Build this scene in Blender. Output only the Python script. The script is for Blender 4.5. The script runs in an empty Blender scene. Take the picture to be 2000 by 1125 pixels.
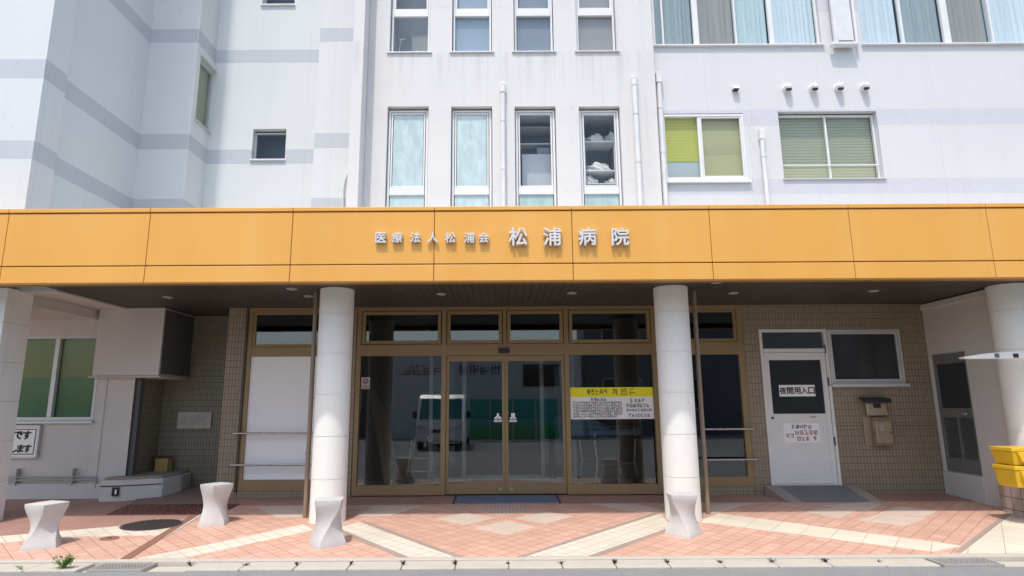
import bpy, bmesh, math, random
from mathutils import Vector, Matrix
random.seed(7)
S = bpy.context.scene
COL = S.collection
R = math.radians
# ------------------------------------------------------------------ camera, sky, sun, exposure
FOC, PX, PY, EYE = 1200.0, 978.0, 562.5, 1.5          # focal length and principal point in photo pixels, eye height
PITCH, ROLL = math.atan(228/1200), 0.006
cam = bpy.data.cameras.new('camera'); camo = bpy.data.objects.new('camera', cam); COL.objects.link(camo)
cam.sensor_width = 36; cam.lens = FOC/2000*36; cam.shift_x = (1000-PX)/2000; cam.clip_end = 2000; cam.clip_start = .05
camo.matrix_world = Matrix.Translation((0, 0, EYE)) @ Matrix.Rotation(math.pi/2+PITCH, 4, 'X') @ Matrix.Rotation(-ROLL, 4, 'Z')
S.camera = camo
SUN = Vector((-.15, -.44, 1.0)).normalized()           # towards the sun
elev = math.asin(SUN.z); azi = math.atan2(SUN.x, SUN.y)
W = bpy.data.worlds.new('World'); S.world = W; W.use_nodes = True
nt = W.node_tree; bg = nt.nodes['Background']
sky = nt.nodes.new('ShaderNodeTexSky'); sky.sky_type = 'NISHITA'; sky.sun_disc = False
sky.sun_elevation = elev; sky.sun_rotation = azi; sky.air_density = 1.0; sky.dust_density = 2.4; sky.ozone_density = 1.0
nt.links.new(sky.outputs[0], bg.inputs[0]); bg.inputs[1].default_value = .15
sl = bpy.data.lights.new('sun', 'SUN'); sl.energy = 1.6; sl.angle = R(1.5); sl.color = (1, .95, .87)
so = bpy.data.objects.new('sun', sl); COL.objects.link(so); so.rotation_euler = SUN.to_track_quat('Z', 'Y').to_euler()
S.view_settings.view_transform = 'Standard'; S.view_settings.look = 'None'; S.view_settings.exposure = .80; S.view_settings.gamma = 1
S.cycles.max_bounces = 10; S.cycles.transparent_max_bounces = 16
S.cycles.use_denoising = True

# ------------------------------------------------------------------ photo pixel -> point on a plane of known place
def ray(px, py):
    u = (px-PX)/FOC; v = (PY-py)/FOC
    u, v = u*math.cos(ROLL)+v*math.sin(ROLL), -u*math.sin(ROLL)+v*math.cos(ROLL)
    return u, math.cos(PITCH)-v*math.sin(PITCH), math.sin(PITCH)+v*math.cos(PITCH)
def at(px, py, Y):
    x, y, z = ray(px, py); t = Y/y
    return x*t, EYE+z*t
def gz(Y): return .045*(Y-6.2)
def gd(px, py):
    x, y, z = ray(px, py); t = (EYE+.045*6.2)/(.045*y-z)
    return x*t, y*t
def atX(px, py, X):
    x, y, z = ray(px, py); t = X/x
    return y*t, EYE+z*t
def rect(px0, py0, px1, py1, Y):
    x0, z1 = at(px0, py0, Y); x1, z0 = at(px1, py1, Y)
    return x0, x1, z0, z1

# ------------------------------------------------------------------ materials
def lin(c):
    return tuple(((v/255)/12.92 if v/255 <= .04045 else ((v/255+.055)/1.055)**2.4) for v in c)
class NT:
    def __init__(s, name):
        s.m = bpy.data.materials.new(name); s.m.use_nodes = True; s.t = s.m.node_tree
        s.b = s.t.nodes['Principled BSDF']; s.pos = s.n('ShaderNodeNewGeometry').outputs['Position']
    def n(s, k, **kw):
        x = s.t.nodes.new(k)
        for a, v in kw.items(): setattr(x, a, v)
        return x
    def l(s, a, b): s.t.links.new(a, b)
    def mapping(s, scale=(1,1,1), rot=(0,0,0), loc=(0,0,0), src=None):
        mp = s.n('ShaderNodeMapping'); s.l(src or s.pos, mp.inputs[0])
        mp.inputs['Scale'].default_value = scale; mp.inputs['Rotation'].default_value = rot; mp.inputs['Location'].default_value = loc
        return mp.outputs[0]
    def noise(s, scale, vec=None, detail=5, rough=.6):
        x = s.n('ShaderNodeTexNoise'); x.inputs['Scale'].default_value = scale; x.inputs['Detail'].default_value = detail; x.inputs['Roughness'].default_value = rough
        s.l(vec or s.pos, x.inputs['Vector']); return x.outputs[0]
    def ramp(s, f, a, b, c0=0.0, c1=1.0):
        x = s.n('ShaderNodeMapRange'); s.l(f, x.inputs[0])
        for i, v in enumerate((a, b, c0, c1)): x.inputs[i+1].default_value = v
        return x.outputs[0]
    def math(s, op, a, b=None):
        x = s.n('ShaderNodeMath', operation=op)
        for i, v in enumerate((a, b)):
            if v is None: continue
            if isinstance(v, (int, float)): x.inputs[i].default_value = v
            else: s.l(v, x.inputs[i])
        return x.outputs[0]
    def mix(s, f, a, b, blend='MIX'):
        x = s.n('ShaderNodeMix', data_type='RGBA', blend_type=blend)
        if isinstance(f, (int, float)): x.inputs[0].default_value = f
        else: s.l(f, x.inputs[0])
        for i, v in ((6, a), (7, b)):
            if isinstance(v, tuple): x.inputs[i].default_value = (*v[:3], 1)
            else: s.l(v, x.inputs[i])
        return x.outputs[2]
    def out(s, col, rough=.6, bump=None, bs=.1, bd=.01, metal=0, spec=None):
        if isinstance(col, tuple): s.b.inputs['Base Color'].default_value = (*col[:3], 1)
        else: s.l(col, s.b.inputs['Base Color'])
        if isinstance(rough, (int, float)): s.b.inputs['Roughness'].default_value = rough
        else: s.l(rough, s.b.inputs['Roughness'])
        s.b.inputs['Metallic'].default_value = metal
        if spec is not None: s.b.inputs['Specular IOR Level'].default_value = spec
        if bump is not None:
            x = s.n('ShaderNodeBump'); x.inputs['Strength'].default_value = bs; x.inputs['Distance'].default_value = bd
            s.l(bump, x.inputs['Height']); s.l(x.outputs[0], s.b.inputs['Normal'])
        return s.m
    def sep(s):
        x = s.n('ShaderNodeSeparateXYZ'); s.l(s.pos, x.inputs[0]); return x.outputs
def sc(c, k): return tuple(v*k for v in c)

def plain(name, col, rough=.55, var=.12, nscale=6, bump=.0, metal=0, spec=None):
    t = NT(name)
    n = t.noise(nscale); f = t.ramp(n, .3, .75)
    c = t.mix(f, sc(col, 1-var), col)
    g = t.noise(180, detail=2)
    r = t.ramp(n, .2, .8, max(rough-.08, .02), min(rough+.08, 1))
    return t.out(c, r, g if bump else None, bump, .004, metal, spec)

def render_wall(name, base, band, streak=.13, drip=False):
    """painted concrete with darker painted bands at three heights, faint rain streaks and construction joints"""
    t = NT(name); x, y, z = t.sep()
    wob = t.ramp(t.noise(2.5, detail=2), 0, 1, -.012, .012)
    zz = t.math('ADD', z, wob)
    f = None
    for a, b in ((7.88, 8.15), (5.86, 6.14), (4.71, 4.965), (9.95, 10.2)):
        k = t.math('MULTIPLY', t.math('GREATER_THAN', zz, a), t.math('LESS_THAN', zz, b))
        f = k if f is None else t.math('MAXIMUM', f, k)
    bandc = t.mix(t.ramp(t.noise(14, t.mapping((1, 1, 3))), .4, .7), band, sc(band, .93))
    c = t.mix(f, base, bandc)
    st = t.noise(1.0, t.mapping((5, 5, .16)), 6, .62)
    c = t.mix(t.ramp(st, .52, .78, 0, streak), c, sc(base, .55), 'MIX')
    bl = t.noise(.9, None, 4)
    c = t.mix(t.ramp(bl, .35, .7, 0, .16), c, sc(base, .80))
    fx = t.math('FRACT', t.math('DIVIDE', t.math('ADD', t.math('ADD', x, y), 31.4), 1.83))
    c = t.mix(t.math('MULTIPLY', t.math('LESS_THAN', fx, .0045), t.ramp(t.noise(1.1), .3, .7, .05, .3)), c, (.25, .25, .26))
    if drip:
        sx = t.noise(1, t.mapping((11, 11, .12)), 4, .7)
        f1 = t.math('MULTIPLY', t.ramp(z, 6.3, 7.05, 0, 1), t.ramp(z, 7.06, 7.13, 1, 0))
        c = t.mix(t.math('MULTIPLY', t.ramp(sx, .48, .68, 0, .28), f1), c, (.30, .29, .27))
    spk = t.noise(34, t.mapping((1, 1, .5)), 2, .4)
    c = t.mix(t.ramp(spk, .755, .80, 0, .55), c, (.12, .11, .10))
    bump = t.noise(60, None, 4)
    ln = t.noise(26, t.mapping((.06, .06, 1)), 3)
    h = t.math('ADD', t.math('MULTIPLY', bump, .5), ln)
    return t.out(c, .72, h, .22, .006)

def tile_wall(name, cols, w=.05, h=.1, mort=(.07, .055, .04), msz=.0032):
    t = NT(name); x, y, z = t.sep()
    cb = t.n('ShaderNodeCombineXYZ'); t.l(t.math('ADD', x, y), cb.inputs[0]); t.l(z, cb.inputs[1])
    br = t.n('ShaderNodeTexBrick'); br.offset = 0; br.squash = 1
    t.l(cb.outputs[0], br.inputs['Vector'])
    br.inputs['Scale'].default_value = 1; br.inputs['Brick Width'].default_value = w; br.inputs['Row Height'].default_value = h
    br.inputs['Mortar Size'].default_value = msz; br.inputs['Mortar Smooth'].default_value = .2; br.inputs['Bias'].default_value = -.1
    br.inputs['Color1'].default_value = (*cols[0], 1); br.inputs['Color2'].default_value = (*cols[1], 1); br.inputs['Mortar'].default_value = (*mort, 1)
    c = t.mix(t.ramp(t.noise(1.6), .4, .7, 0, .45), br.outputs[0], sc(cols[0], .72))
    c = t.mix(t.ramp(t.noise(1, t.mapping((9, 9, .3))), .55, .75, 0, .3), c, sc(cols[0], .55))
    inv = t.math('SUBTRACT', 1.0, br.outputs[1])
    return t.out(c, t.ramp(t.noise(40), .3, .7, .32, .5), inv, .6, .003)

def paver(name, c1, c2, rot=45, w=.14, h=.14, mort=(.22, .14, .10), off=0.0, var=.2, stain=.35):
    t = NT(name)
    v = t.mapping((1, 1, 1), (0, 0, R(rot)))
    br = t.n('ShaderNodeTexBrick'); br.offset = off; br.squash = 1
    t.l(v, br.inputs['Vector']); br.inputs['Scale'].default_value = 1
    br.inputs['Brick Width'].default_value = w; br.inputs['Row Height'].default_value = h; br.inputs['Mortar Size'].default_value = .0036
    br.inputs['Mortar Smooth'].default_value = .3; br.inputs['Bias'].default_value = 0
    br.inputs['Color1'].default_value = (*c1, 1); br.inputs['Color2'].default_value = (*c2, 1); br.inputs['Mortar'].default_value = (*mort, 1)
    c = t.mix(t.ramp(t.noise(1.3, None, 6), .42, .72, 0, stain), br.outputs[0], sc(c1, .62))
    c = t.mix(t.ramp(t.noise(60, None, 3), .35, .75, 0, var), c, sc(c1, .7))
    c = t.mix(t.ramp(t.noise(9, t.mapping((1, 1, 1), (0, 0, .4))), .68, .76, 0, .25), c, sc(c1, .45))
    inv = t.math('SUBTRACT', t.math('MULTIPLY', t.noise(120), .3), br.outputs[1])
    return t.out(c, t.ramp(t.noise(25), .3, .7, .5, .75), inv, .5, .003)

def glass(name, tint=(.9, .94, .94), gain=1.0, base=.0, rough=.0):
    t = NT(name); t.t.nodes.remove(t.b)
    tr = t.n('ShaderNodeBsdfTransparent'); tr.inputs[0].default_value = (*tint, 1)
    gl = t.n('ShaderNodeBsdfGlossy'); gl.inputs['Roughness'].default_value = rough; gl.inputs[0].default_value = (.95, .97, 1, 1)
    lw = t.n('ShaderNodeLayerWeight'); lw.inputs[0].default_value = .5
    fr = t.math('ADD', .045, t.math('MULTIPLY', .9, t.math('POWER', lw.outputs['Facing'], 5.0)))
    bp = t.n('ShaderNodeBump'); bp.inputs['Strength'].default_value = .004; bp.inputs['Distance'].default_value = .02
    t.l(t.noise(1.4, None, 2), bp.inputs['Height']); t.l(bp.outputs[0], gl.inputs['Normal'])
    f = t.math('ADD', t.math('MULTIPLY', fr, gain), base)
    mx = t.n('ShaderNodeMixShader'); t.l(f, mx.inputs[0]); t.l(tr.outputs[0], mx.inputs[1]); t.l(gl.outputs[0], mx.inputs[2])
    t.l(mx.outputs[0], t.t.nodes['Material Output'].inputs[0])
    return t.m

def fabric(name, c, freq=38):
    t = NT(name); x, y, z = t.sep()
    n = t.noise(freq/3, t.mapping((1, 1, .03)), 3)
    col = t.mix(t.ramp(n, .3, .7), sc(c, .84), c)
    t.b.inputs['Subsurface Weight'].default_value = 0
    return t.out(col, .9, n, .4, .01)
def slatted(name, c, pitch=.026, dark=.62):
    """venetian blind: horizontal slats"""
    t = NT(name); x, y, z = t.sep()
    f = t.math('FRACT', t.math('DIVIDE', t.math('ADD', z, t.ramp(t.noise(3, None, 2), 0, 1, -.01, .01)), pitch))
    col = t.mix(t.ramp(f, .0, .35), sc(c, dark), c)
    return t.out(col, .6, f, .5, .01)
def frosted(name, c):
    t = NT(name)
    n = t.noise(7, t.mapping((1, 1, .4)), 6, .7); s_ = t.noise(40, t.mapping((1, 1, .08)), 3)
    col = t.mix(t.ramp(n, .35, .7), sc(c, .72), c); col = t.mix(t.ramp(s_, .55, .75, 0, .35), col, sc(c, 1.12))
    return t.out(col, .22, n, .1, .004)

M = {}
M['tower'] = render_wall('tower_paint', (.68, .70, .695), (.52, .55, .58))
M['wing'] = render_wall('wing_paint', (.65, .65, .645), (.585, .59, .62), .10)
M['bay'] = render_wall('bay_paint', (.68, .668, .648), (.685, .672, .652), .22, True)
M['ground_wall'] = render_wall('ground_wall_paint', (.60, .565, .52), (.6, .565, .52), .22)
M['soffit_white'] = plain('white_soffit_paint', (.60, .555, .51), .8, .12, 2)
M['col_white'] = render_wall('column_stone', (.84, .825, .765), (.84, .825, .765), .10)
M['tile'] = tile_wall('beige_tile', ((.315, .25, .17), (.27, .215, .145)))
M['tile_dark'] = tile_wall('olive_tile', ((.28, .245, .175), (.245, .215, .15)))
M['bronze'] = plain('bronze_aluminium', (.30, .205, .095), .42, .10, 3, metal=.15)
M['bronze_dk'] = plain('dark_bronze', (.10, .07, .045), .4, .1, 3, metal=.3)
M['alu'] = plain('pale_aluminium', (.62, .62, .60), .4, .1, 4, metal=.25)
M['white_frame'] = plain('white_window_frame', (.78, .78, .77), .4, .10, 4)
M['door_white'] = plain('white_door_paint', (.74, .725, .685), .4, .08, 2)
M['steel'] = plain('brushed_steel', (.55, .53, .50), .3, .12, 20, metal=.9)
M['gold_steel'] = plain('golden_steel', (.44, .36, .25), .32, .12, 8, metal=.6)
M['black'] = plain('black_plastic', (.015, .015, .016), .4, .2, 8)
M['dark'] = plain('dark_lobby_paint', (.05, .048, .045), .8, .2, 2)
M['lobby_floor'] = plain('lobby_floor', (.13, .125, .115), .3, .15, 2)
M['room'] = plain('room_paint', (.22, .24, .26), .8, .15, 1.5)
M['pipe'] = plain('white_pvc', (.76, .76, .75), .45, .14, 5)
M['pipe_tan'] = plain('tan_pipe_paint', (.27, .205, .145), .4, .12, 5)
M['glass'] = glass('entrance_glass', (.78, .81, .81), 1.55)
M['glass_up'] = glass('upper_glass', (.95, .97, .98), .4)
M['asphalt'] = None
M['pipe_grey'] = plain('grey_pipe', (.42, .40, .37), .5)
M['yellow'] = plain('yellow_paint', (.75, .47, .02), .35, .1, 4)
M['ochre'] = plain('ochre_box_paint', (.47, .32, .10), .45, .12, 6)
M['plaque'] = plain('stone_plaque', (.62, .55, .48), .6, .3, 12, .2)
M['paper'] = plain('paper_white', (.88, .86, .82), .7, .05, 5)
M['banner_y'] = plain('banner_yellow', (.90, .80, .010), .5, .06, 3)
M['ink'] = plain('black_ink', (.02, .02, .02), .6, .1, 5)
M['ink_red'] = plain('red_ink', (.30, .025, .05), .6, .1, 5)
M['letter'] = plain('sign_letter_white', (.70, .69, .65), .35, .1, 10, metal=.1)

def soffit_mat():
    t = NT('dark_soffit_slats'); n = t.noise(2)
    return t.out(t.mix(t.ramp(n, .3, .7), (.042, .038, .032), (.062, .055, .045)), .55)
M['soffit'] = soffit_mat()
def fascia_mat(name, c):
    t = NT(name)
    s_ = t.noise(1, t.mapping((2.6, 2.6, .45)), 3, .5)
    col = t.mix(t.ramp(s_, .45, .75, 0, .26), c, (c[0]*1.05, c[1]*1.25, c[2]*2.2))
    col = t.mix(t.ramp(t.noise(.8, t.mapping((1, 1, .35)), 5), .38, .68, 0, .5), col, (c[0]*.9, c[1]*.86, c[2]*.62))
    col = t.mix(t.ramp(t.noise(1, t.mapping((9, 9, .3)), 3), .62, .76, 0, .16), col, (c[0]*.72, c[1]*.66, c[2]*.6))
    return t.out(col, t.ramp(t.noise(3), .3, .7, .38, .5), t.noise(.9, None, 2), .03, .05)
M['fascia'] = fascia_mat('orange_fascia', (.775, .385, .072))
def asphalt():
    t = NT('asphalt'); n = t.noise(150, None, 3); b = t.noise(2.2, None, 5)
    c = t.mix(t.ramp(n, .35, .68), (.15, .152, .15), (.38, .38, .37))
    c = t.mix(t.ramp(b, .35, .7, 0, .4), c, (.19, .19, .19))
    return t.out(c, .85, n, .7, .006)
M['asphalt'] = asphalt()
def concrete(name, c, nscale=60, pit=.35, bump=.5):
    t = NT(name); n = t.noise(nscale, None, 6, .7); b = t.noise(4, None, 5)
    col = t.mix(t.ramp(n, .35, .7, 0, pit), c, sc(c, .55)); col = t.mix(t.ramp(b, .4, .75, 0, .35), col, sc(c, .7))
    sp = t.noise(230, None, 2); col = t.mix(t.ramp(sp, .62, .72, 0, .5), col, sc(c, .35))
    return t.out(col, .85, n, bump, .006)
M['kerb'] = concrete('kerb_concrete', (.56, .515, .43))
M['bollard'] = concrete('bollard_granite', (.60, .585, .555), 45, .25, .6)
M['curb_white'] = concrete('painted_concrete', (.60, .575, .53), 30, .2, .3)
M['ramp'] = concrete('ramp_concrete', (.36, .30, .25), 40, .3)
M['ramp_mid'] = concrete('ramp_grey', (.20, .20, .205), 40, .3)
M['pave'] = paver('terracotta_paving', (.70, .43, .325), (.60, .345, .25), 45, .145, .145, (.24, .13, .09))
M['cream'] = paver('cream_paving', (.74, .67, .55), (.69, .615, .50), 45, .15, .15, (.34, .28, .2))
M['cream_gentle'] = paver('cream_paving_long', (.74, .665, .53), (.69, .61, .48), 37.6, .3, .3, (.34, .28, .2))
M['pale'] = paver('pale_paving', (.68, .54, .44), (.63, .50, .41), 45, .6, .6, (.45, .3, .22))
M['grid'] = paver('grid_paving', (.60, .44, .38), (.56, .42, .36), 0, .05, 2, (.20, .11, .09))
M['greybord'] = paver('grey_border', (.40, .31, .26), (.38, .30, .25), 45, .9, .9, (.3, .22, .2))
M['brownpave'] = paver('brown_threshold_paving', (.42, .24, .19), (.385, .22, .17), 0, .3, .3, (.2, .11, .09))
def mosaic():
    t = NT('red_mosaic'); v = t.n('ShaderNodeTexVoronoi'); v.inputs['Scale'].default_value = 42; t.l(t.pos, v.inputs['Vector'])
    c = t.mix(t.ramp(v.outputs['Distance'], .25, .55), (.40, .16, .12), (.06, .02, .02))
    return t.out(c, .6, v.outputs['Distance'], .8, .006)
M['mosaic'] = mosaic()
def manhole():
    t = NT('cast_iron'); v = t.n('ShaderNodeTexVoronoi'); v.inputs['Scale'].default_value = 30; t.l(t.pos, v.inputs['Vector'])
    c = t.mix(t.ramp(v.outputs['Distance'], .2, .6), (.10, .085, .075), (.05, .043, .04))
    return t.out(c, .55, v.outputs['Distance'], .6, .006, .5)
M['iron'] = manhole()
M['rust'] = concrete('rusty_channel', (.28, .14, .09), 70, .4)

# ------------------------------------------------------------------ mesh builder, things and parts
class MB:
    def __init__(s): s.v = []; s.f = []; s.sm = []
    def add(s, vs, fs, smooth=False):
        o = len(s.v); s.v += [tuple(v) for v in vs]
        for f in fs: s.f.append([i+o for i in f]); s.sm.append(smooth)
        return s
    def box(s, x0, x1, y0, y1, z0, z1):
        x0, x1 = min(x0, x1), max(x0, x1); y0, y1 = min(y0, y1), max(y0, y1); z0, z1 = min(z0, z1), max(z0, z1)
        return s.add([(x, y, z) for x in (x0, x1) for y in (y0, y1) for z in (z0, z1)],
                     [(0, 1, 3, 2), (4, 6, 7, 5), (0, 4, 5, 1), (2, 3, 7, 6), (0, 2, 6, 4), (1, 5, 7, 3)])
    def quad(s, *p): return s.add(p, [tuple(range(len(p)))])
    def prism(s, poly, d):
        """poly: coplanar 3-D points; d: extrusion vector"""
        n = len(poly); d = Vector(d); q = [tuple(Vector(p)+d) for p in poly]
        return s.add(list(poly)+q, [tuple(range(n-1, -1, -1)), tuple(range(n, 2*n))] + [(i, (i+1) % n, n+(i+1) % n, n+i) for i in range(n)])
    def tube(s, pts, r, n=14, cap=True):
        pts = [Vector(p) for p in pts]; rr = r if isinstance(r, (list, tuple)) else [r]*len(pts)
        rings = []
        for i, p in enumerate(pts):
            d = (pts[min(i+1, len(pts)-1)]-pts[max(i-1, 0)]).normalized()
            a = d.cross(Vector((0, 0, 1)) if abs(d.z) < .95 else Vector((1, 0, 0))).normalized(); b = d.cross(a)
            rings.append([p+(a*math.cos(2*math.pi*k/n)+b*math.sin(2*math.pi*k/n))*rr[i] for k in range(n)])
        fs = []
        for i in range(len(pts)-1):
            for k in range(n): fs.append((i*n+k, i*n+(k+1) % n, (i+1)*n+(k+1) % n, (i+1)*n+k))
        vs = [v for g in rings for v in g]
        s.add(vs, fs, True)
        if cap:
            s.add(rings[0], [tuple(range(n))]); s.add(rings[-1], [tuple(range(n))])
        return s
    def frame(s, x0, x1, z0, z1, y0, y1, w, wb=None, wt=None):
        wb = wb or w; wt = wt or w
        s.box(x0, x0+w, y0, y1, z0, z1); s.box(x1-w, x1, y0, y1, z0, z1)
        s.box(x0+w, x1-w, y0, y1, z0, z0+wb); s.box(x0+w, x1-w, y0, y1, z1-wt, z1)
        return s
    def wall(s, mp, u0, u1, z0, z1, holes, depth, ret=.25, edges=(0, 1, 3)):
        """a wall face with openings, reveals and returns; mp(u, d, z) gives the point at depth d behind the face"""
        us = sorted({u0, u1, *[h[0] for h in holes], *[h[1] for h in holes]}); zs = sorted({z0, z1, *[h[2] for h in holes], *[h[3] for h in holes]})
        us = [u for u in us if u0 <= u <= u1]; zs = [z for z in zs if z0 <= z <= z1]
        for i in range(len(us)-1):
            for j in range(len(zs)-1):
                cu, cz = (us[i]+us[i+1])/2, (zs[j]+zs[j+1])/2
                if any(h[0] < cu < h[1] and h[2] < cz < h[3] for h in holes): continue
                s.quad(mp(us[i], 0, zs[j]), mp(us[i+1], 0, zs[j]), mp(us[i+1], 0, zs[j+1]), mp(us[i], 0, zs[j+1]))
        for a, b, c, d in list(holes):
            for p, q in (((a, c), (b, c)), ((b, c), (b, d)), ((b, d), (a, d)), ((a, d), (a, c))):
                s.quad(mp(p[0], 0, p[1]), mp(q[0], 0, q[1]), mp(q[0], depth, q[1]), mp(p[0], depth, p[1]))
        sides = (((u0, z0), (u1, z0)), ((u1, z0), (u1, z1)), ((u1, z1), (u0, z1)), ((u0, z1), (u0, z0)))
        for i, (p, q) in enumerate(sides):
            if i not in edges: continue
            s.quad(mp(p[0], 0, p[1]), mp(q[0], 0, q[1]), mp(q[0], ret, q[1]), mp(p[0], ret, p[1]))
        return s
    def build(s, name, mat, parent=None, bevel=0, org=None):
        xs, ys, zs = zip(*s.v)
        o = Vector(org) if org else Vector(((min(xs)+max(xs))/2, (min(ys)+max(ys))/2, min(zs)))
        me = bpy.data.meshes.new(name); me.from_pydata([tuple(Vector(v)-o) for v in s.v], [], s.f)
        for p, k in zip(me.polygons, s.sm): p.use_smooth = k
        if any(s.sm): me.set_sharp_from_angle(angle=R(40))
        bm = bmesh.new(); bm.from_mesh(me); bmesh.ops.recalc_face_normals(bm, faces=bm.faces); bm.to_mesh(me); bm.free()
        me.materials.append(mat)
        ob = bpy.data.objects.new(name, me); COL.objects.link(ob)
        if parent:
            ob.parent = parent; ob.location = o-WORLD(parent)
        else: ob.location = o
        if bevel:
            b = ob.modifiers.new('bevel', 'BEVEL'); b.width = bevel; b.segments = 2; b.limit_method = 'ANGLE'; b.angle_limit = R(40)
        return ob
def WORLD(o):
    v = Vector(o.location)
    while o.parent: o = o.parent; v += o.location
    return v
def thing(name, label, cat, loc, group=None):
    o = bpy.data.objects.new(name, None); COL.objects.link(o); o.location = loc; o.empty_display_size = .1
    return tag(o, label, cat, group)
def tag(o, label, cat, group=None):
    o['label'] = label; o['category'] = cat
    if group: o['group'] = group
    return o
def struct(o): o['kind'] = 'structure'; return o
def dup(root, loc, label):
    r = root.copy(); COL.objects.link(r); r.location = loc; r['label'] = label
    for ch in list(root.children):
        c = ch.copy(); COL.objects.link(c); c.parent = r
        for g in list(ch.children):
            d = g.copy(); COL.objects.link(d); d.parent = c
    return r
front = lambda Y: (lambda u, d, z: (u, Y+d, z))
sideR = lambda X: (lambda u, d, z: (X-d, u, z))          # face looking towards +X
sideL = lambda X: (lambda u, d, z: (X+d, u, z))          # face looking towards -X

# ------------------------------------------------------------------ ground
YP0, YP1 = 6.5, 13.5
def sheet(poly, lift, name, mat, flat=None):
    """thin slab lying on the sloping pavement, poly in world x, y"""
    b = MB(); top = [(x, y, (gz(y) if flat is None else flat)+lift) for x, y in poly]
    b.prism(top, (0, 0, -.02)) ; return b.build(name, mat)
g = MB().quad((-300, -300, -.06), (300, -300, -.06), (300, 300, -.06), (-300, 300, -.06)).build('ground', M['asphalt']); struct(g)
r_ = MB().box(-60, 60, -1.6, 6.12, -.12, -.012).build('road', M['asphalt']); struct(r_)
p_ = MB().prism([(-16, YP0, gz(YP0)), (16, YP0, gz(YP0)), (16, YP1, gz(YP1)), (-16, YP1, gz(YP1))], (0, 0, -.3)).build('pavement', M['pave']); struct(p_)
# kerb: a narrow edging and a row of gutter blocks
k_ = MB().box(-16, 16, 6.40, 6.497, -.2, .016).build('kerb', M['kerb'], bevel=.006); struct(k_)
gutter = MB(); x = -8.02
GR0 = (gd(180, 1110)[0], gd(285, 1110)[0]); GR1 = (gd(1820, 1094)[0], gd(1935, 1094)[0])
while x < 8:
    w = .505
    if not (x+w > GR0[0] and x < GR0[1]) and not (x+w > GR1[0] and x < GR1[1]):
        gutter.box(x+.004, x+w-.004, 6.125, 6.396, -.2, random.uniform(.003, .007))
    x += w
gutter.box(-8, 8, 6.13, 6.39, -.21, -.03)
struct(gutter.build('gutter', M['kerb'], bevel=.008))
def grate(x0, x1, label):
    t = thing('drain_grate', label, 'drain grate', ((x0+x1)/2, 6.26, -.02), 'drain grates in the gutter')
    MB().frame(x0, x1, 6.13, 6.392, 0, 1, .018)
    f = MB()
    f.box(x0, x1, 6.13, 6.15, -.02, .006); f.box(x0, x1, 6.372, 6.392, -.02, .006); f.box(x0, x0+.02, 6.15, 6.372, -.02, .006); f.box(x1-.02, x1, 6.15, 6.372, -.02, .006)
    f.build('frame', M['pipe_grey'], t)
    b = MB(); n = int((x1-x0)/.034)
    for i in range(n): b.box(x0+.025+i*(x1-x0-.05)/n, x0+.037+i*(x1-x0-.05)/n, 6.15, 6.372, -.015, .003)
    for j in range(4): b.box(x0+.02, x1-.02, 6.18+j*.05, 6.188+j*.05, -.018, .001)
    b.build('bars', M['pipe_grey'], t)
grate(*GR0, 'steel bar drain grate in the gutter beside the large weed')
grate(*GR1, 'steel bar drain grate in the gutter at the right end of the kerb')
# dark weed tufts in the gutter joints
leafm = plain('weed_leaf', (.16, .30, .05), .6, .4, 30)
drym = plain('joint_moss', (.03, .035, .02), .8, .4, 30)
def weed(x, y, h, n, spread, mat, label, group):
    t = thing('weed', label, 'weed', (x, y, 0), group)
    b = MB(); st = MB()
    for i in range(max(4, n//9)):
        a = random.uniform(0, 6.28); rr = random.uniform(.2, 1)*spread; hh = h*random.uniform(.5, 1)
        tip = Vector((x+rr*math.cos(a), y+rr*math.sin(a)*.5, hh)); base = Vector((x, y, .0))
        mid = (base+tip)/2+Vector((0, 0, h*.15))
        st.tube([base, mid, tip], [.003, .002, .001], 5)
        for k in range(9):
            f = random.uniform(.25, 1); p = base.lerp(tip, f)+Vector((random.uniform(-1, 1), random.uniform(-1, 1), random.uniform(-.4, .8)))*h*.14
            d = Vector((random.uniform(-1, 1), random.uniform(-1, 1), random.uniform(-.2, .9))).normalized(); sdir = d.cross(Vector((.3, .2, .9))).normalized()
            L = h*random.uniform(.14, .3); w = L*.32
            b.quad(p, p+d*L*.5+sdir*w, p+d*L, p+d*L*.5-sdir*w)
    b.build('leaves', mat, t); st.build('stems', mat, t)
wx, wy = gd(110, 1117); weed(wx, 6.2, .12, 260, .13, leafm, 'bushy green weed growing in the gutter beside the left grate', None)
wx, wy = gd(32, 1117); weed(wx, 6.17, .05, 70, .06, leafm, 'tiny green weed in the gutter at the far left', None)
jx = -8.02
for i in range(32):
    if -3.6 < jx < 4.0 and not GR0[0]-.1 < jx < GR0[1]+.1:
        weed(jx+random.uniform(-.01, .01), 6.26, .026+random.random()*.022, 60+random.randint(0, 60), .03+random.random()*.035, drym, 'small dark weed tuft in a joint between gutter blocks', 'weed tufts in the gutter joints')
    jx += .505
# paving pattern, each zone a few mm above the one below
def pz(pts): return [gd(*p) for p in pts]
def zone(pts, name, mat, lift=.004): return struct(sheet(pts, lift, name, mat))
YB = 6.502
def toY(a, b, Y):            # point on line a-b at depth Y
    f = (Y-a[1])/(b[1]-a[1]); return (a[0]+(b[0]-a[0])*f, Y)
# left chevron arm
A0, A1 = gd(593, 1025), gd(277, 1090); B0, B1 = gd(612, 1036), gd(332, 1097)
zone([A0, toY(A0, A1, YB), toY(B0, B1, YB), B0], 'paving_band', M['cream'])
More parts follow.
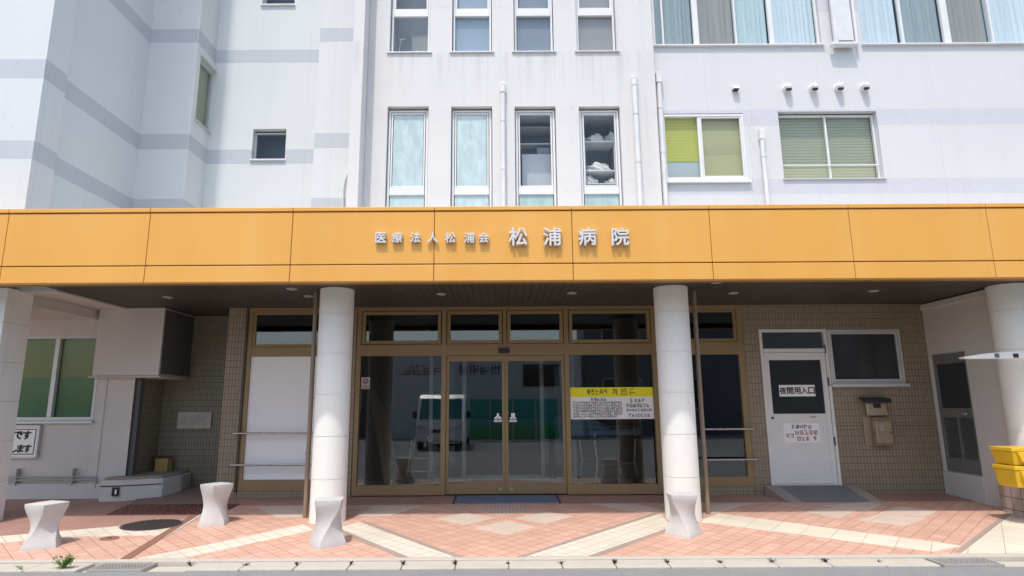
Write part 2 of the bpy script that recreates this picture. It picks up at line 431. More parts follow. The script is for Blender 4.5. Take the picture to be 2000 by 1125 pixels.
# arm from left column to the middle of the kerb
C0, C1 = gd(690, 1016), gd(884, 1087); D0, D1 = gd(640, 1030), gd(795, 1087)
C0, D0 = gd(700, 1020), gd(660, 1032)
zone([C0, toY(C0, C1, YB), toY(D0, D1, YB), D0], 'paving_band', M['cream'])
off = .07
zone([(C0[0]+.02, C0[1]+.02), (C0[0]+off+.02, C0[1]+.03), tuple(Vector(toY(C0, C1, YB))+Vector((off+.02, 0))), tuple(Vector(toY(C0, C1, YB))+Vector((.005, 0)))], 'paving_border', M['greybord'])
zone([(D0[0]-off, D0[1]-.03), (D0[0]-.005, D0[1]), tuple(Vector(toY(D0, D1, YB))+Vector((-.005, 0))), tuple(Vector(toY(D0, D1, YB))+Vector((-off-.03, 0)))], 'paving_border', M['greybord'])
# arm to the right column
E0, E1 = gd(1290, 1003), gd(1032, 1086); F0, F1 = gd(1310, 1030), gd(1150, 1086)
zone([E0, toY(E0, E1, YB), toY(F0, F1, YB), F0], 'paving_band', M['cream'])
e, f = Vector(toY(E0, E1, YB)), Vector(toY(F0, F1, YB))
zone([tuple(Vector(E0)+Vector((-.08, .02))), (e.x-.08, YB), (e.x-.005, YB), tuple(Vector(E0)+Vector((-.005, 0)))], 'paving_border', M['greybord'])
zone([tuple(Vector(F0)+Vector((.005, 0))), (f.x+.005, YB), (f.x+.09, YB), tuple(Vector(F0)+Vector((.09, 0)))], 'paving_border', M['greybord'])
# gentle arm to the right
zone([gd(1405, 1003), gd(1839, 1061), gd(1880, 1067), gd(1820, 1078), gd(1362, 1019)], 'paving_band', M['cream_gentle'])
# far right cream field with grey border
zone([gd(2160, 940), gd(1985, 997), gd(1880, 1079), toY(gd(1985, 997), gd(1880, 1079), YB), (9, YB), (10, 9)], 'paving_field', M['cream_gentle'])
a, b = Vector(gd(1985, 997)), Vector(gd(1880, 1079))
zone([(a.x-.085, a.y), (b.x-.085, b.y), (b.x-.005, b.y), (a.x-.005, a.y)], 'paving_border', M['greybord'], .005)
# arms running back from the columns towards the entrance
zone([gd(690, 1010), gd(700, 1017), gd(930, 987), gd(1010, 986), gd(850, 986)][:0] or [gd(690, 1008), gd(760, 1008), gd(825, 988), gd(735, 988)], 'paving_band', M['pale'])
zone([gd(1150, 984), gd(1240, 984), gd(1300, 998), gd(1265, 1003)], 'paving_band', M['pale'])
zone([gd(500, 990), gd(600, 988), gd(600, 1010), gd(545, 1012)], 'paving_band', M['pale'])
zone([gd(1385, 986), gd(1470, 982), gd(1400, 1002), gd(1385, 1003)], 'paving_band', M['pale'])
# lozenges before the door and before the service door
for q in ([(850, 1013), (908, 1002), (968, 1012), (905, 1027)], [(1003, 1012), (1068, 1001), (1122, 1008), (1065, 1024)], [(925, 1032), (990, 1017), (1046, 1030), (990, 1046)],
          [(1570, 1000), (1620, 992), (1676, 996), (1640, 1013)], [(1672, 1016), (1720, 1004), (1812, 1012), (1768, 1028)], [(1612, 988), (1700, 980), (1722, 985), (1694, 999)], [(1718, 1002), (1760, 989), (1832, 999), (1806, 1010)]):
    zone(pz(q), 'paving_lozenge', M['pale'], .004)
zone(pz([(930, 995), (985, 985), (1040, 995), (985, 1007)]), 'paving_lozenge', M['grid'], .004)
# brown threshold strip in front of the entrance
zone([(-4.0, 9.05), (9, 9.05), (9, 9.9), (-4.0, 9.9)], 'paving_threshold', M['brownpave'], .003)
# left hand side: brown field, cream field, channel
zone([(-12, 8.05), gd(0, 1050), gd(340, 1020), (gd(392, 1000)[0], 8.65), (-4.0, 9.05), (-4.0, 9.9), (-12, 9.9)], 'paving_field', M['brownpave'], .003)
zone([(-12, 7.4), gd(0, 1061), gd(150, 1049), gd(300, 1046), gd(318, 1046), gd(352, 1018), gd(0, 1048), (-12, 8.0)], 'paving_field', M['cream'], .005)
a, b = gd(385, 1004), gd(247, 1091); nrm = Vector((b[1]-a[1], a[0]-b[0])).normalized()*-1
wv = Vector((1, .0))*.05
zone([(a[0]-.05, a[1]), (b[0]-.05, YB), (b[0]+.05, YB), (a[0]+.05, a[1])], 'drain_channel', M['rust'], .006)
zone([(a[0]+.055, a[1]), (a[0]-.0+.1, a[1]), tuple(Vector(a).lerp(Vector(b), .6)+Vector((.065, 0))), tuple(Vector(a).lerp(Vector(b), .6)+Vector((.055, 0)))], 'channel_edging', M['curb_white'], .008)
def disc(cx, cy, rx, ry, h, n=40): 
    return MB().prism([(cx+rx*math.cos(2*math.pi*k/n), cy+ry*math.sin(2*math.pi*k/n), gz(cy+ry*math.sin(2*math.pi*k/n))+h) for k in range(n)], (0, 0, -.02))
cx, cy = gd(296, 1026)
t = thing('manhole_cover', 'large round dark iron manhole cover set in the cream paving', 'manhole cover', (cx, cy, gz(cy)))
disc(cx, cy, .33, .28, .008).build('cover', M['iron'], t); 
rb = MB(); n = 40
for k in range(n):
    a0, a1 = 2*math.pi*k/n, 2*math.pi*(k+1)/n
    P_ = lambda a_, r0: (cx+.33*r0*math.cos(a_), cy+.28*r0*math.sin(a_), gz(cy+.28*r0*math.sin(a_))+.0095)
    rb.quad(P_(a0, 1.01), P_(a1, 1.01), P_(a1, 1.07), P_(a0, 1.07))
rb.build('ring', M['steel'], t)
cx, cy = gd(214, 1052)
t = thing('access_cover', 'small round brown valve cover in the terracotta paving', 'valve cover', (cx, cy, gz(cy)))
disc(cx, cy, .10, .09, .007, 28).build('cover', M['rust'], t)
disc(cx, cy, .02, .018, .010, 12).build('lifting_eye', M['iron'], t)

# ------------------------------------------------------------------ the hospital building
B = thing('hospital_building', 'white and grey painted hospital block rising behind the orange canopy', 'building', (0, 9.6, 0))
ZT = 11.0; ZTW = 17.0                                               # wall tops, above the picture; tower extended unseen to shadow the recess
YF, YD, YA, YBAY, YFIN, YR, YG = 7.6, 9.95, 10.62, 9.05, 8.72, 9.18, 9.62
XF, XE, XC, XB, XFIN = -6.145, -6.235, -5.375, -3.205, -2.285
ZS = 3.03
# --- openings, from the photo
def hole(px0, py0, px1, py1, Y):
    return rect(px0, py0, px1, py1, Y)
Asmall = hole(495, 252, 556, 311, YA); Atop = hole(517, -60, 575, 9, YA)
b_w = []
for (a, b, c, d) in ((756, 837, 753, 835), (881, 962, 880, 961), (1005, 1086, 1007, 1088), (1131, 1211, 1135, 1217)):
    x0 = (at(a, 212, YBAY)[0]+at(c, 372, YBAY)[0])/2; x1 = (at(b, 212, YBAY)[0]+at(d, 372, YBAY)[0])/2
    b_w.append((x0, x1, 4.05, at(a, 208, YBAY)[1]))
zt0 = b_w[0][3]
z_sill = at(1000, 101, YBAY)[1]
b_up = [(w[0], w[1], z_sill, z_sill+2.15) for w in b_w]
Rw1 = hole(1290, 222, 1462, 354, YR); Rw2 = hole(1519, 218, 1728, 348, YR)
zr = at(1500, 88, YR)[1]
Rt1 = (at(1272, 88, YR)[0]+.0, at(1606, 88, YR)[0], zr, zr+1.9); Rt2 = (at(1684, 86, YR)[0], 11.5, zr, zr+1.9)
Rw1 = (2.6, Rw1[1], Rw1[2], Rw1[3]); Rt1 = (2.55, Rt1[1], Rt1[2], Rt1[3])
yc0, zc0 = atX(415, 250, XC); yc1, zc1 = atX(387, 120, XC)
Cwin = (10.02, 10.42, atX(405, 246, XC)[1], atX(390, 123, XC)[1])
Cwin = (atX(381, 232, XC)[0], atX(409, 258, XC)[0], atX(395, 246, XC)[1], atX(408, 130, XC)[1])
# --- upper walls
MB().wall(front(YF), -12, XF, 3.04, ZTW, [], .1, .25, ()).build('tower_front_wall', M['tower'], B)
MB().wall(sideR(XF), YF+.0, 8.02, 3.04, ZTW, [], .1, .085, (1,)).build('tower_side_wall', M['tower'], B)
MB().wall(sideR(XE), 8.0, YD, 3.04, ZTW, [], .1, .25, ()).build('tower_side_wall', M['tower'], B)
MB().wall(front(YD), XE-.2, XC, 3.3, ZT, [], .1, .25, ()).build('recess_wall', M['tower'], B)
MB().wall(sideR(XC), YD, YA+.02, 3.3, ZT, [Cwin], .06, .25, ()).build('recess_side_wall', M['tower'], B)
MB().wall(front(YA), XC-.2, XB+.3, 3.3, ZT, [Asmall, Atop], .12).build('recess_wall', M['tower'], B)
MB().wall(front(YD-.003), XB, XFIN+.3, 3.3, ZT, [], .1, .8).build('recess_wall', M['tower'], B)
MB().wall(front(YFIN), XFIN, -2.118, 3.3, ZT, [], .1, .9).build('bay_fin', M['bay'], B)
MB().wall(front(YBAY), -2.115, 2.495, 3.06, ZT, b_w+b_up, .12, .5).build('bay_wall', M['bay'], B)
MB().wall(front(YR), 2.4, 11.5, 3.3, ZT, [Rw1, Rw2, Rt1, (Rt2[0], 11.4, Rt2[2], Rt2[3])], .1, .5).build('wing_wall', M['wing'], B)
# roof, back and floor slabs keep daylight out of the rooms
MB().box(-12, 11.5, 11.3, 11.5, 3.51, ZT-.05).build('inner_wall', M['room'], B)
rf = MB(); rf.box(-12, XE-.01, YF+.01, 11.3, ZTW-.05, ZTW+.2); rf.box(XE, XB, YD, 11.3, ZT-.049, ZT+.2); rf.box(XB+.01, 11.5, YBAY, 11.3, ZT-.048, ZT+.2); rf.build('roof', M['bay'], B)
fl = MB(); fl.box(-2.0, 11.4, 9.45, 11.29, 6.72, 6.9); fl.box(-2.0, 11.4, 9.45, 10.89, 3.4, 3.6); fl.build('floor_slab', M['room'], B)
MB().box(-12, 11.5, 15, 15.2, -.2, ZT).build('back_wall', M['room'], B)
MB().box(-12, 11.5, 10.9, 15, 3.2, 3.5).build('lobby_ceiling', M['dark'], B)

# --- windows
M['p_teal'] = frosted('frosted_teal', (.57, .71, .71)); M['p_teal2'] = frosted('frosted_green', (.44, .60, .57))
M['b_blue'] = slatted('blind_blue', (.40, .50, .58)); M['b_slate'] = slatted('blind_slate', (.28, .33, .39), .03, .8); M['b_taupe'] = slatted('blind_taupe', (.42, .40, .385))
M['b_lime'] = slatted('blind_lime', (.54, .52, .09), .05, .8); M['b_olive'] = slatted('blind_olive', (.43, .41, .20), .6, .85); M['b_sage'] = slatted('blind_sage', (.40, .40, .27), .05, .55)
M['b_pale'] = slatted('blind_pale', (.42, .47, .46), .5, .9); M['b_yel'] = slatted('blind_straw', (.54, .53, .33), .05, .6)
M['c_aqua'] = fabric('curtain_aqua', (.56, .67, .68)); M['c_taupe'] = fabric('curtain_taupe', (.36, .35, .31)); M['c_grey'] = fabric('curtain_grey', (.36, .43, .44)); M['c_ice'] = fabric('curtain_ice', (.68, .77, .80))
M['grey_int'] = plain('grey_interior', (.5, .53, .545), .7, .25, 1.5)
def pane(x0, x1, z0, z1, Y, parent, mat=None):
    return MB().box(x0, x1, Y, Y+.006, z0, z1).build('pane', mat or M['glass_up'], parent)
def room(x0, x1, z0, z1, Y, d, parent, mat):
    b = MB(); b.quad((x0, Y+d, z0), (x1, Y+d, z0), (x1, Y+d, z1), (x0, Y+d, z1))
    b.quad((x0, Y, z0), (x0, Y+d, z0), (x0, Y+d, z1), (x0, Y, z1)); b.quad((x1, Y, z0), (x1, Y+d, z0), (x1, Y+d, z1), (x1, Y, z1))
    b.quad((x0, Y, z1), (x0, Y+d, z1), (x1, Y+d, z1), (x1, Y, z1)); b.quad((x0, Y, z0), (x0, Y+d, z0), (x1, Y+d, z0), (x1, Y, z0))
    return b.build('window_niche', mat, parent)
def curtain(x0, x1, z0, z1, Y, parent, mat, folds=9, amp=.011):
    b = MB(); n = folds*6; pts = []
    for j, z in enumerate((z0, (z0+z1)/2, z1)):
        for i in range(n+1):
            f = i/n; pts.append((x0+(x1-x0)*f, Y+amp*math.sin(f*folds*2*math.pi+math.sin(f*17)*.9)+random.uniform(-.002, .002), z))
    b.add(pts, [(j*(n+1)+i, j*(n+1)+i+1, (j+1)*(n+1)+i+1, (j+1)*(n+1)+i) for j in range(2) for i in range(n)], True)
    o = b.build('curtain', mat, parent); return o
# first floor windows of the bay
z_mid1, z_mid0 = at(1000, 363, YBAY)[1], at(1000, 377, YBAY)[1]
for i, h in enumerate(b_w):
    x0, x1, z0, z1 = h; y = YBAY+.075; g_ = .012
    f = MB(); f.frame(x0+g_, x1-g_, z0, z1-.03, y, y+.06, .036)
    f.box(x0+g_+.042, x1-g_-.042, y-.012, y+.05, z_mid0, z_mid1)
    f.frame(x0+g_+.046, x1-g_-.046, z_mid1+.004, z1-.035-.046, y-.006, y+.045, .024)
    w = f.build('window', M['white_frame'], B, .003)
    if i < 2:
        pane(x0+.09, x1-.09, z_mid1+.03, z1-.11, y+.012, w, M['p_teal'])
    else:
        pane(x0+.09, x1-.09, z_mid1+.03, z1-.11, y+.012, w)
        room(x0+.03, x1-.03, z_mid0+.02, z1-.04, y+.06, .8, w, M['grey_int'])
    pane(x0+.06, x1-.06, z0+.04, z_mid0, y+.014, w, M['p_teal2'] if i > 1 else M['p_teal'])
# shelf with white bundles behind the third and fourth panes
def cloth(cx, cy, cz, r, h, label):
    bm = bmesh.new(); bmesh.ops.create_icosphere(bm, subdivisions=4, radius=1)
    ph = random.uniform(0, 6)
    for v in bm.verts:
        p = v.co.copy(); k = 1+.16*math.sin(p.x*5+ph)*math.cos(p.y*4+ph)+.10*math.sin(p.z*9+p.x*7+ph)
        v.co = Vector((p.x*k*r, p.y*k*.13, max(p.z, -.35)*k*h))
    me = bpy.data.meshes.new('bundle'); bm.to_mesh(me); bm.free()
    for p in me.polygons: p.use_smooth = True
    me.materials.append(M['cloth']); o = bpy.data.objects.new('cloth_bundle', me); COL.objects.link(o); o.location = (cx, cy, cz+.35*h)
    tag(o, label, 'bundle')
M['cloth'] = plain('white_cloth', (.80, .78, .70), .9, .15, 14)
x0, x1 = b_w[3][0]+.06, b_w[3][1]-.06
zs0, zs1 = at(1170, 339, YBAY+.4)[1], at(1170, 283, YBAY+.4)[1]
t = thing('storage_rack', 'white storage rack holding cloth bundles behind the rightmost bay window', 'rack', ((x0+x1)/2, YBAY+.4, zs0-.6))
for z in (zs0-.22, zs0, zs1): MB().box(x0+.06, x1-.01, YBAY+.25, YBAY+.6, z-.018, z).build('shelf', M['white_frame'], t)
for x in (x0+.03, x1-.01):
    MB().box(x, x+.03, YBAY+.26, YBAY+.29, zs0-.6, zs1+.08).build('upright', M['white_frame'], t)
cxm = (x0+x1)/2
cloth(cxm-.02, YBAY+.42, zs1, .17, .13, 'white cloth bundle on the upper shelf of the rack, tall pointed one')
cloth(cxm+.27, YBAY+.44, zs1, .12, .16, 'white cloth bundle on the upper shelf of the rack beside the window edge')
cloth(cxm+.02, YBAY+.42, zs0, .20, .13, 'wide white cloth bundle on the middle shelf of the rack')
cloth(cxm-.14, YBAY+.42, zs0-.22, .14, .13, 'rounded white cloth bundle on the lowest shelf of the rack')
cloth(cxm+.24, YBAY+.42, zs0-.22, .12, .09, 'small white cloth bundle at the right end of the lowest shelf')
x0, x1 = b_w[2][0]+.07, b_w[2][1]-.07
zc = at(1047, 300, YBAY+.4)[1]
t = thing('storage_cabinet', 'pale grey storage cabinet behind the third bay window from the left', 'cabinet', ((x0+x1)/2, YBAY+.5, zc-.9))
MB().box(x0+.05, x1+.02, YBAY+.42, YBAY+.75, zc-.9, zc).build('body', M['alu'], t, .006)
for z in (zc+.17, zc+.46): MB().box(x0+.0, x1+.02, YBAY+.42, YBAY+.75, z, z+.02).build('shelf', M['alu'], t)
MB().box(x0+.30, x1, YBAY+.45, YBAY+.7, zc, zc+.13).build('drawer', M['b_slate'], t, .006)
# second floor windows of the bay
zm1, zm0 = at(1000, 14, YBAY)[1], at(1000, 26, YBAY)[1]
for i, h in enumerate(b_up):
    x0, x1, z0, z1 = h; y = YBAY+.08; k_ = .012
    f = MB(); f.frame(x0+k_, x1-k_, z0+.0, z1-.02, y, y+.06, .032, .03); f.box(x0+k_+.032, x1-k_-.032, y-.012, y+.05, zm0, zm1)
    f.frame(x0+k_+.035, x1-k_-.035, zm1+.003, z1-.055, y-.005, y+.04, .028)
    w = f.build('window', M['white_frame'], B, .003)
    MB().box(x0-.035, x1+.035, YBAY-.03, YBAY+.079, z0-.022, z0-.002).build('sill', M['alu'], w, .003)
    pane(x0+.03, x1-.03, z0+.03, zm0, y+.02, w); pane(x0+.07, x1-.07, zm1+.03, z1-.08, y+.01, w)
    bm_ = (None, M['b_blue'], M['b_slate'], M['b_taupe'])[i]
    if bm_: MB().box(x0+.03, x1-.03, y+.07, y+.078, z0+.01, z1-.05).build('blind', bm_, w)
    else:
        room(x0+.02, x1-.02, z0+.01, z1-.03, y+.06, .5, w, M['grey_int'])
if True:
    x0, x1, z0, z1 = b_up[0]; y = YBAY+.3
    t = thing('clothes_stand', 'thin white metal stand behind the leftmost upper bay window', 'stand', (x0+.1, y, z0))
    MB().tube([(x0+.08, y, z0+.01), (x0+.13, y, z0+.42)], .007, 8).build('post', M['white_frame'], t)
    MB().tube([(x0+.10, y, z0+.42), (x0+.20, y, z0+.43)], .007, 8).build('arm', M['white_frame'], t)
# small windows of the recess
def slider(h, Y, mat_f, inner, w_=.03, sill=True, niche=M['grey_int'], deep=.08):
    x0, x1, z0, z1 = h; y = Y+deep-.02
    w = MB().frame(x0+.004, x1-.004, z0+.004, z1-.03, y, y+.05, w_).build('window', mat_f, B, .003)
    pane(x0+w_, x1-w_, z0+w_, z1-.03-w_, y+.02, w)
    room(x0+.01, x1-.01, z0+.01, z1-.02, y+.055, .3, w, inner)
    if sill: MB().box(x0-.02, x1+.02, Y-.04, y-.002, z0-.03, z0-.003).build('sill', M['white_frame'], w, .004)
    return w
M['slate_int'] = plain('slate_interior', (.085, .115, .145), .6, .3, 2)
slider(Asmall, YA, M['alu'], M['slate_int'], deep=.12); slider(Atop, YA, M['alu'], M['slate_int'], deep=.12)
# side window of the recess (faces right)
a, b, c, d = Cwin; X = XC-.015
f = MB()
for q in ((a+.005, a+.035, c+.004, d-.03), (b-.035, b-.005, c+.004, d-.03), (a+.035, b-.035, c+.004, c+.035), (a+.035, b-.035, d-.065, d-.03)): f.box(X-.05, X, q[0], q[1], q[2], q[3])
w = f.build('window', M['alu'], B)
MB().box(X-.03, X-.024, a+.03, b-.03, c+.03, d-.06).build('pane', M['glass_up'], w)
MB().box(X-.09, X-.08, a+.01, b-.01, c+.01, d-.03).build('blind', M['b_sage'], w)
MB().box(XC-.02, XC+.05, a-.03, b+.03, d+.004, d+.03).build('drip_hood', M['alu'], w, .003)
MB().box(XC-.02, XC+.04, a-.03, b+.03, c-.03, c-.004).build('sill', M['alu'], w, .003)
# right wing, first floor
x0, x1, z0, z1 = Rw1; y = YR+.02
xm = at(1368, 290, YR)[0]
f = MB().frame(x0+.005, x1-.005, z0+.02, z1-.02, y-.03, y+.05, .035, .05); f.box(xm-.02, xm+.02, y-.02, y+.03, z0+.07, z1-.055)
f.frame(xm+.022, x1-.042, z0+.072, z1-.057, y-.022, y+.02, .022)
w = f.build('window', M['white_frame'], B, .003)
MB().box(x0-.05, x1+.03, YR-.06, y-.033, z0-.035, z0+.015).build('sill', M['white_frame'], w, .004)
pane(x0+.04, xm-.02, z0+.07, z1-.055, y+.01, w); pane(xm+.045, x1-.065, z0+.095, z1-.08, y-.005, w)
zsp = at(1330, 312, YR)[1]
MB().box(x0+.03, xm-.01, y+.06, y+.066, zsp, z1-.03).build('blind', M['b_lime'], w); MB().box(x0+.03, xm-.01, y+.066, y+.072, z0+.03, zsp-.003).build('blind', M['b_pale'], w)
MB().box(xm, x1-.03, y+.06, y+.066, z0+.03, z1-.03).build('blind', M['b_olive'], w)
x0, x1, z0, z1 = Rw2; y = YR+.09; xm = at(1622, 285, YR)[0]
f = MB().frame(x0+.004, x1-.004, z0+.004, z1-.02, y, y+.05, .03, .035); f.box(xm-.014, xm+.014, y-.012, y+.03, z0+.04, z1-.05)
w = f.build('window', M['white_frame'], B, .003)
pane(x0+.03, xm, z0+.035, z1-.05, y+.03, w); pane(xm, x1-.03, z0+.035, z1-.05, y+.01, w)
zrail = at(1622, 320, YR)[1]
MB().tube([(x0+.03, y-.03, zrail), (x1-.03, y-.03, zrail)], .011, 10).build('guard_rail', M['white_frame'], w)
MB().box(x0+.02, x1-.02, y+.08, y+.088, zrail+.002, z1-.03).build('blind', M['b_sage'], w); MB().box(x0+.02, x1-.02, y+.08, y+.086, z0+.02, zrail-.002).build('blind', M['b_yel'], w)
MB().box(x0-.02, x1+.02, YR-.03, y-.002, z0-.022, z0-.002).build('sill', M['alu'], w, .003)
# right wing, second floor: two long curtained windows
def long_window(h, marks, curts, x_end):
    x0, x1, z0, z1 = h; y = YR+.05
    f = MB().frame(x0+.004, x1-.004, z0+.004, z1-.02, y, y+.05, .035, .03)
    for px, wd in marks:
        xm = at(px, 60, YR)[0]; f.box(xm-wd/2, xm+wd/2, y-.012, y+.045, z0+.034, z1-.055)
    w = f.build('window', M['white_frame'], B, .003)
    pane(x0+.03, x1-.03, z0+.03, z1-.05, y+.025, w)
    for pa, pb, mt, fo in curts:
        curtain(max(at(pa, 60, YR)[0], x0+.02), min(at(pb, 60, YR)[0], x1-.02), z0+.012, z1-.05, y+.11, w, mt, fo)
    MB().box(x0-.02, x1+.02, YR-.05, y-.002, z0-.025, z0-.003).build('sill', M['white_frame'], w, .003)
long_window(Rt1, ((1296, .03), (1361, .09), (1439, .025), (1509, .07)), ((1262, 1298, M['c_grey'], 2), (1299, 1356, M['c_grey'], 7), (1366, 1438, M['c_taupe'], 6), (1440, 1505, M['c_aqua'], 7), (1512, 1612, M['c_ice'], 10)), 0)
long_window((Rt2[0], 11.4, Rt2[2], Rt2[3]), ((1766, .035), (1853, .11), (1942, .03), (2060, .1)), ((1686, 1763, M['c_ice'], 8), (1768, 1848, M['c_grey'], 8), (1858, 1940, M['c_taupe'], 7), (1943, 2060, M['c_ice'], 11), (2062, 2190, M['c_aqua'], 10)), 0)

# --- ground floor of the building
XWL = -5.70                                              # right end of the white wall at the left
Gwin = rect(20, 659, 197, 824, 9.66); Gwin = (at(-70, 700, 9.66)[0], at(190, 740, 9.66)[0], at(100, 822, 9.66)[1], at(100, 657, 9.66)[1])
MB().wall(front(9.66), -12, XWL, -.1, 3.02, [Gwin], .08, .02).build('ground_wall', M['ground_wall'], B)
MB().box(-12, -5.885, 8.0, 9.66, ZS-.02, ZS+.25).build('tower_soffit', M['soffit_white'], B)
lb = MB().box(-12, -6.38, 8.22, 9.655, 2.86, ZS-.022).build('ceiling_beam', M['soffit_white'], B, .006)
MB().box(-6.31, -5.285, 9.55, 10.48, 1.97, ZS-.001).build('bulkhead', M['ground_wall'], B, .006)
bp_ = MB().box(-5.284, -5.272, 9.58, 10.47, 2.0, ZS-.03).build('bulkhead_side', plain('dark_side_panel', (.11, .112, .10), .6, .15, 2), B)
MB().box(-6.36, -5.25, 9.53, 10.48, 1.945, 1.967).build('bulkhead_drip', M['soffit_white'], B, .004)
MB().wall(front(10.5), XWL-.3, -4.2, -.1, 3.2, [], .05, .25, ()).build('tiled_wall', M['tile_dark'], B)
MB().wall(sideR(XWL), 9.662, 10.5, -.1, 3.02, [], .05, .25, ()).build('tiled_return', M['tile_dark'], B)
MB().box(XWL+.003, XWL+.075, 9.70, 9.80, .1, 1.96).build('corner_trim', plain('dark_grey_trim', (.10, .105, .10), .5), B, .004)
MB().wall(sideL(-4.297), YG, 10.5, -.1, 3.2, [], .05, .25, ()).build('tiled_pier_side', M['tile_dark'], B)
XL0, XL1 = -4.297, -3.985
MB().wall(front(YG), XL0, XL1, -.1, 3.2, [], .05, .25, ()).build('tiled_pier', M['tile'], B)
ztb = at(530, 960, YG)[1]
MB().box(XL1+.003, -2.28, YG+.01, YG+.12, -.1, ztb).build('tiled_plinth', M['tile'], B)
MB().box(-2.48, -2.27, YG-.0, YG+.1, -.1, 3.2).build('tiled_pier', M['tile'], B)
MB().box(2.43, 2.56, YG, YG+.1, -.1, 3.2).build('tiled_pier', M['tile'], B)
# bottom rails sit on the paving
def bar(b, x0, x1, z0, z1, y0=.0, y1=.07): b.box(x0, x1, YG+y0, YG+y1, z0, z1)
zT, zt1, zt0 = 3.03, at(780, 607, YG)[1], at(780, 667, YG)[1]
zb1, zb0 = at(780, 673, YG)[1], at(780, 695, YG)[1]
zd1, zd0 = at(780, 948, YG)[1], at(780, 968, YG)[1]
# left side window, panel and its transom
b = MB(); xl, xr = XL1+.004, -2.483
b.box(xl, xl+.07, YG, YG+.09, ztb+.003, zT); b.box(xr-.06, xr, YG, YG+.09, ztb+.003, zT)
bar(b, xl+.07, xr-.06, zT-.06, zT, 0, .09); bar(b, xl+.07, xr-.06, zb0, at(540, 678, YG)[1], 0, .09); bar(b, xl+.07, xr-.06, ztb+.003, at(540, 937, YG)[1], 0, .09)
zq = at(540, 678, YG)[1]; b.frame(xl+.074, xr-.064, zq+.003, zT-.063, YG+.01, YG+.06, .045)
w = b.build('side_window', M['bronze'], B, .003)
pane(xl+.115, xr-.105, zq+.045, zT-.105, YG+.03, w, M['glass'])
M['white_panel'] = plain('milky_panel', (.86, .85, .825), .35, .05, .8)
MB().box(xl+.07, xr-.06, YG+.03, YG+.04, at(540, 937, YG)[1], zb0).build('milky_panel', M['white_panel'], w)
MB().box(XL1-.03, XL1+.0035, YG-.03, YG+.0, ztb, zT).build('edge_trim', M['bronze_dk'], w)
# main entrance frame
posts = [(at(p, 780, YG)[0], wd) for p, wd in ((695, .085), (866, .075), (1109, .075), (1285, .10))]
xa, xb, xc, xd = -2.262, posts[1][0], posts[2][0], 2.425
xmid = at(986.5, 780, YG)[0]
b = MB()
bar(b, xa, xa+.07, zd0, zT, 0, .10); bar(b, xd-.07, xd, zd0, zT, 0, .10)
for xx in (xb, xc): bar(b, xx-.037, xx+.037, zd0, zT-.06, 0, .10)
bar(b, xmid-.03, xmid+.03, zb1, zT-.06, 0, .10)
bar(b, xa+.07, xd-.07, zT-.06, zT, 0, .10)
segs = [(xa+.07, xb-.037), (xb+.037, xmid-.03), (xmid+.03, xc-.037), (xc+.037, xd-.07)]
for s0, s1 in ((xa+.07, xb-.037), (xb+.037, xc-.037), (xc+.037, xd-.07)): bar(b, s0, s1, zb0, zb1, -.003, .10)
for s0, s1 in (segs[0], segs[3]): bar(b, s0, s1, zd0, zd1, 0, .10)
ent = b.build('entrance_frame', M['bronze'], B, .003)
for s0, s1 in segs:
    w = MB().frame(s0+.012, s1-.012, zb1+.01, zT-.07, YG-.012, YG+.05, .05).build('transom_window', M['bronze'], B, .003)
    pane(s0+.05, s1-.05, zb1+.05, zT-.11, YG+.03, w, M['glass'])
for s0, s1 in (segs[0], segs[3]): pane(s0, s1, zd1, zb0, YG+.04, ent, M['glass'])
MB().box(xmid-.10, xmid+.075, YG-.06, YG-.004, at(986, 690, YG)[1], at(986, 681, YG)[1]).build('door_sensor', M['black'], ent, .008)
# sliding leaves
for s0, s1, lock in ((xb+.04, xmid-.002, 1), (xmid+.002, xc-.04, -1)):
    z0 = zd0+.01; z1 = zb0-.004
    w = MB().frame(s0, s1, z0, z1, YG+.03, YG+.07, .045, .15, .085).build('door', M['bronze'], B, .003)
    pane(s0+.04, s1-.04, z0+.145, z1-.08, YG+.05, w, M['glass'])
    xx = s1-.10 if lock > 0 else s0+.06
    MB().box(xx, xx+.05, YG+.018, YG+.029, z0+.05, z0+.09).build('lock', M['gold_steel'], w, .003)
# right side window
xl, xr = 2.565, 3.80
b = MB(); zq = at(1400, 667, YG)[1]
ztr = at(1400, 951, YG)[1]; zbr = at(1400, 931, YG)[1]
b.box(xl, xl+.06, YG, YG+.09, ztr, zT); b.box(xr-.09, xr, YG, YG+.09, ztr, zT); bar(b, xl+.06, xr-.09, zT-.06, zT, 0, .09); bar(b, xl+.06, xr-.09, at(1400, 692, YG)[1], zq, 0, .09); bar(b, xl+.06, xr-.09, ztr, zbr, 0, .09)
b.frame(xl+.064, xr-.094, zq+.003, zT-.063, YG+.01, YG+.06, .045)
w = b.build('side_window', M['bronze'], B, .003)
pane(xl+.10, xr-.135, zq+.045, zT-.105, YG+.03, w, M['glass']); pane(xl+.06, xr-.09, zbr, at(1400, 692, YG)[1], YG+.04, w, M['glass'])
MB().box(xl, xr, YG+.01, YG+.11, -.1, ztr-.003).build('tiled_plinth', M['tile'], B)
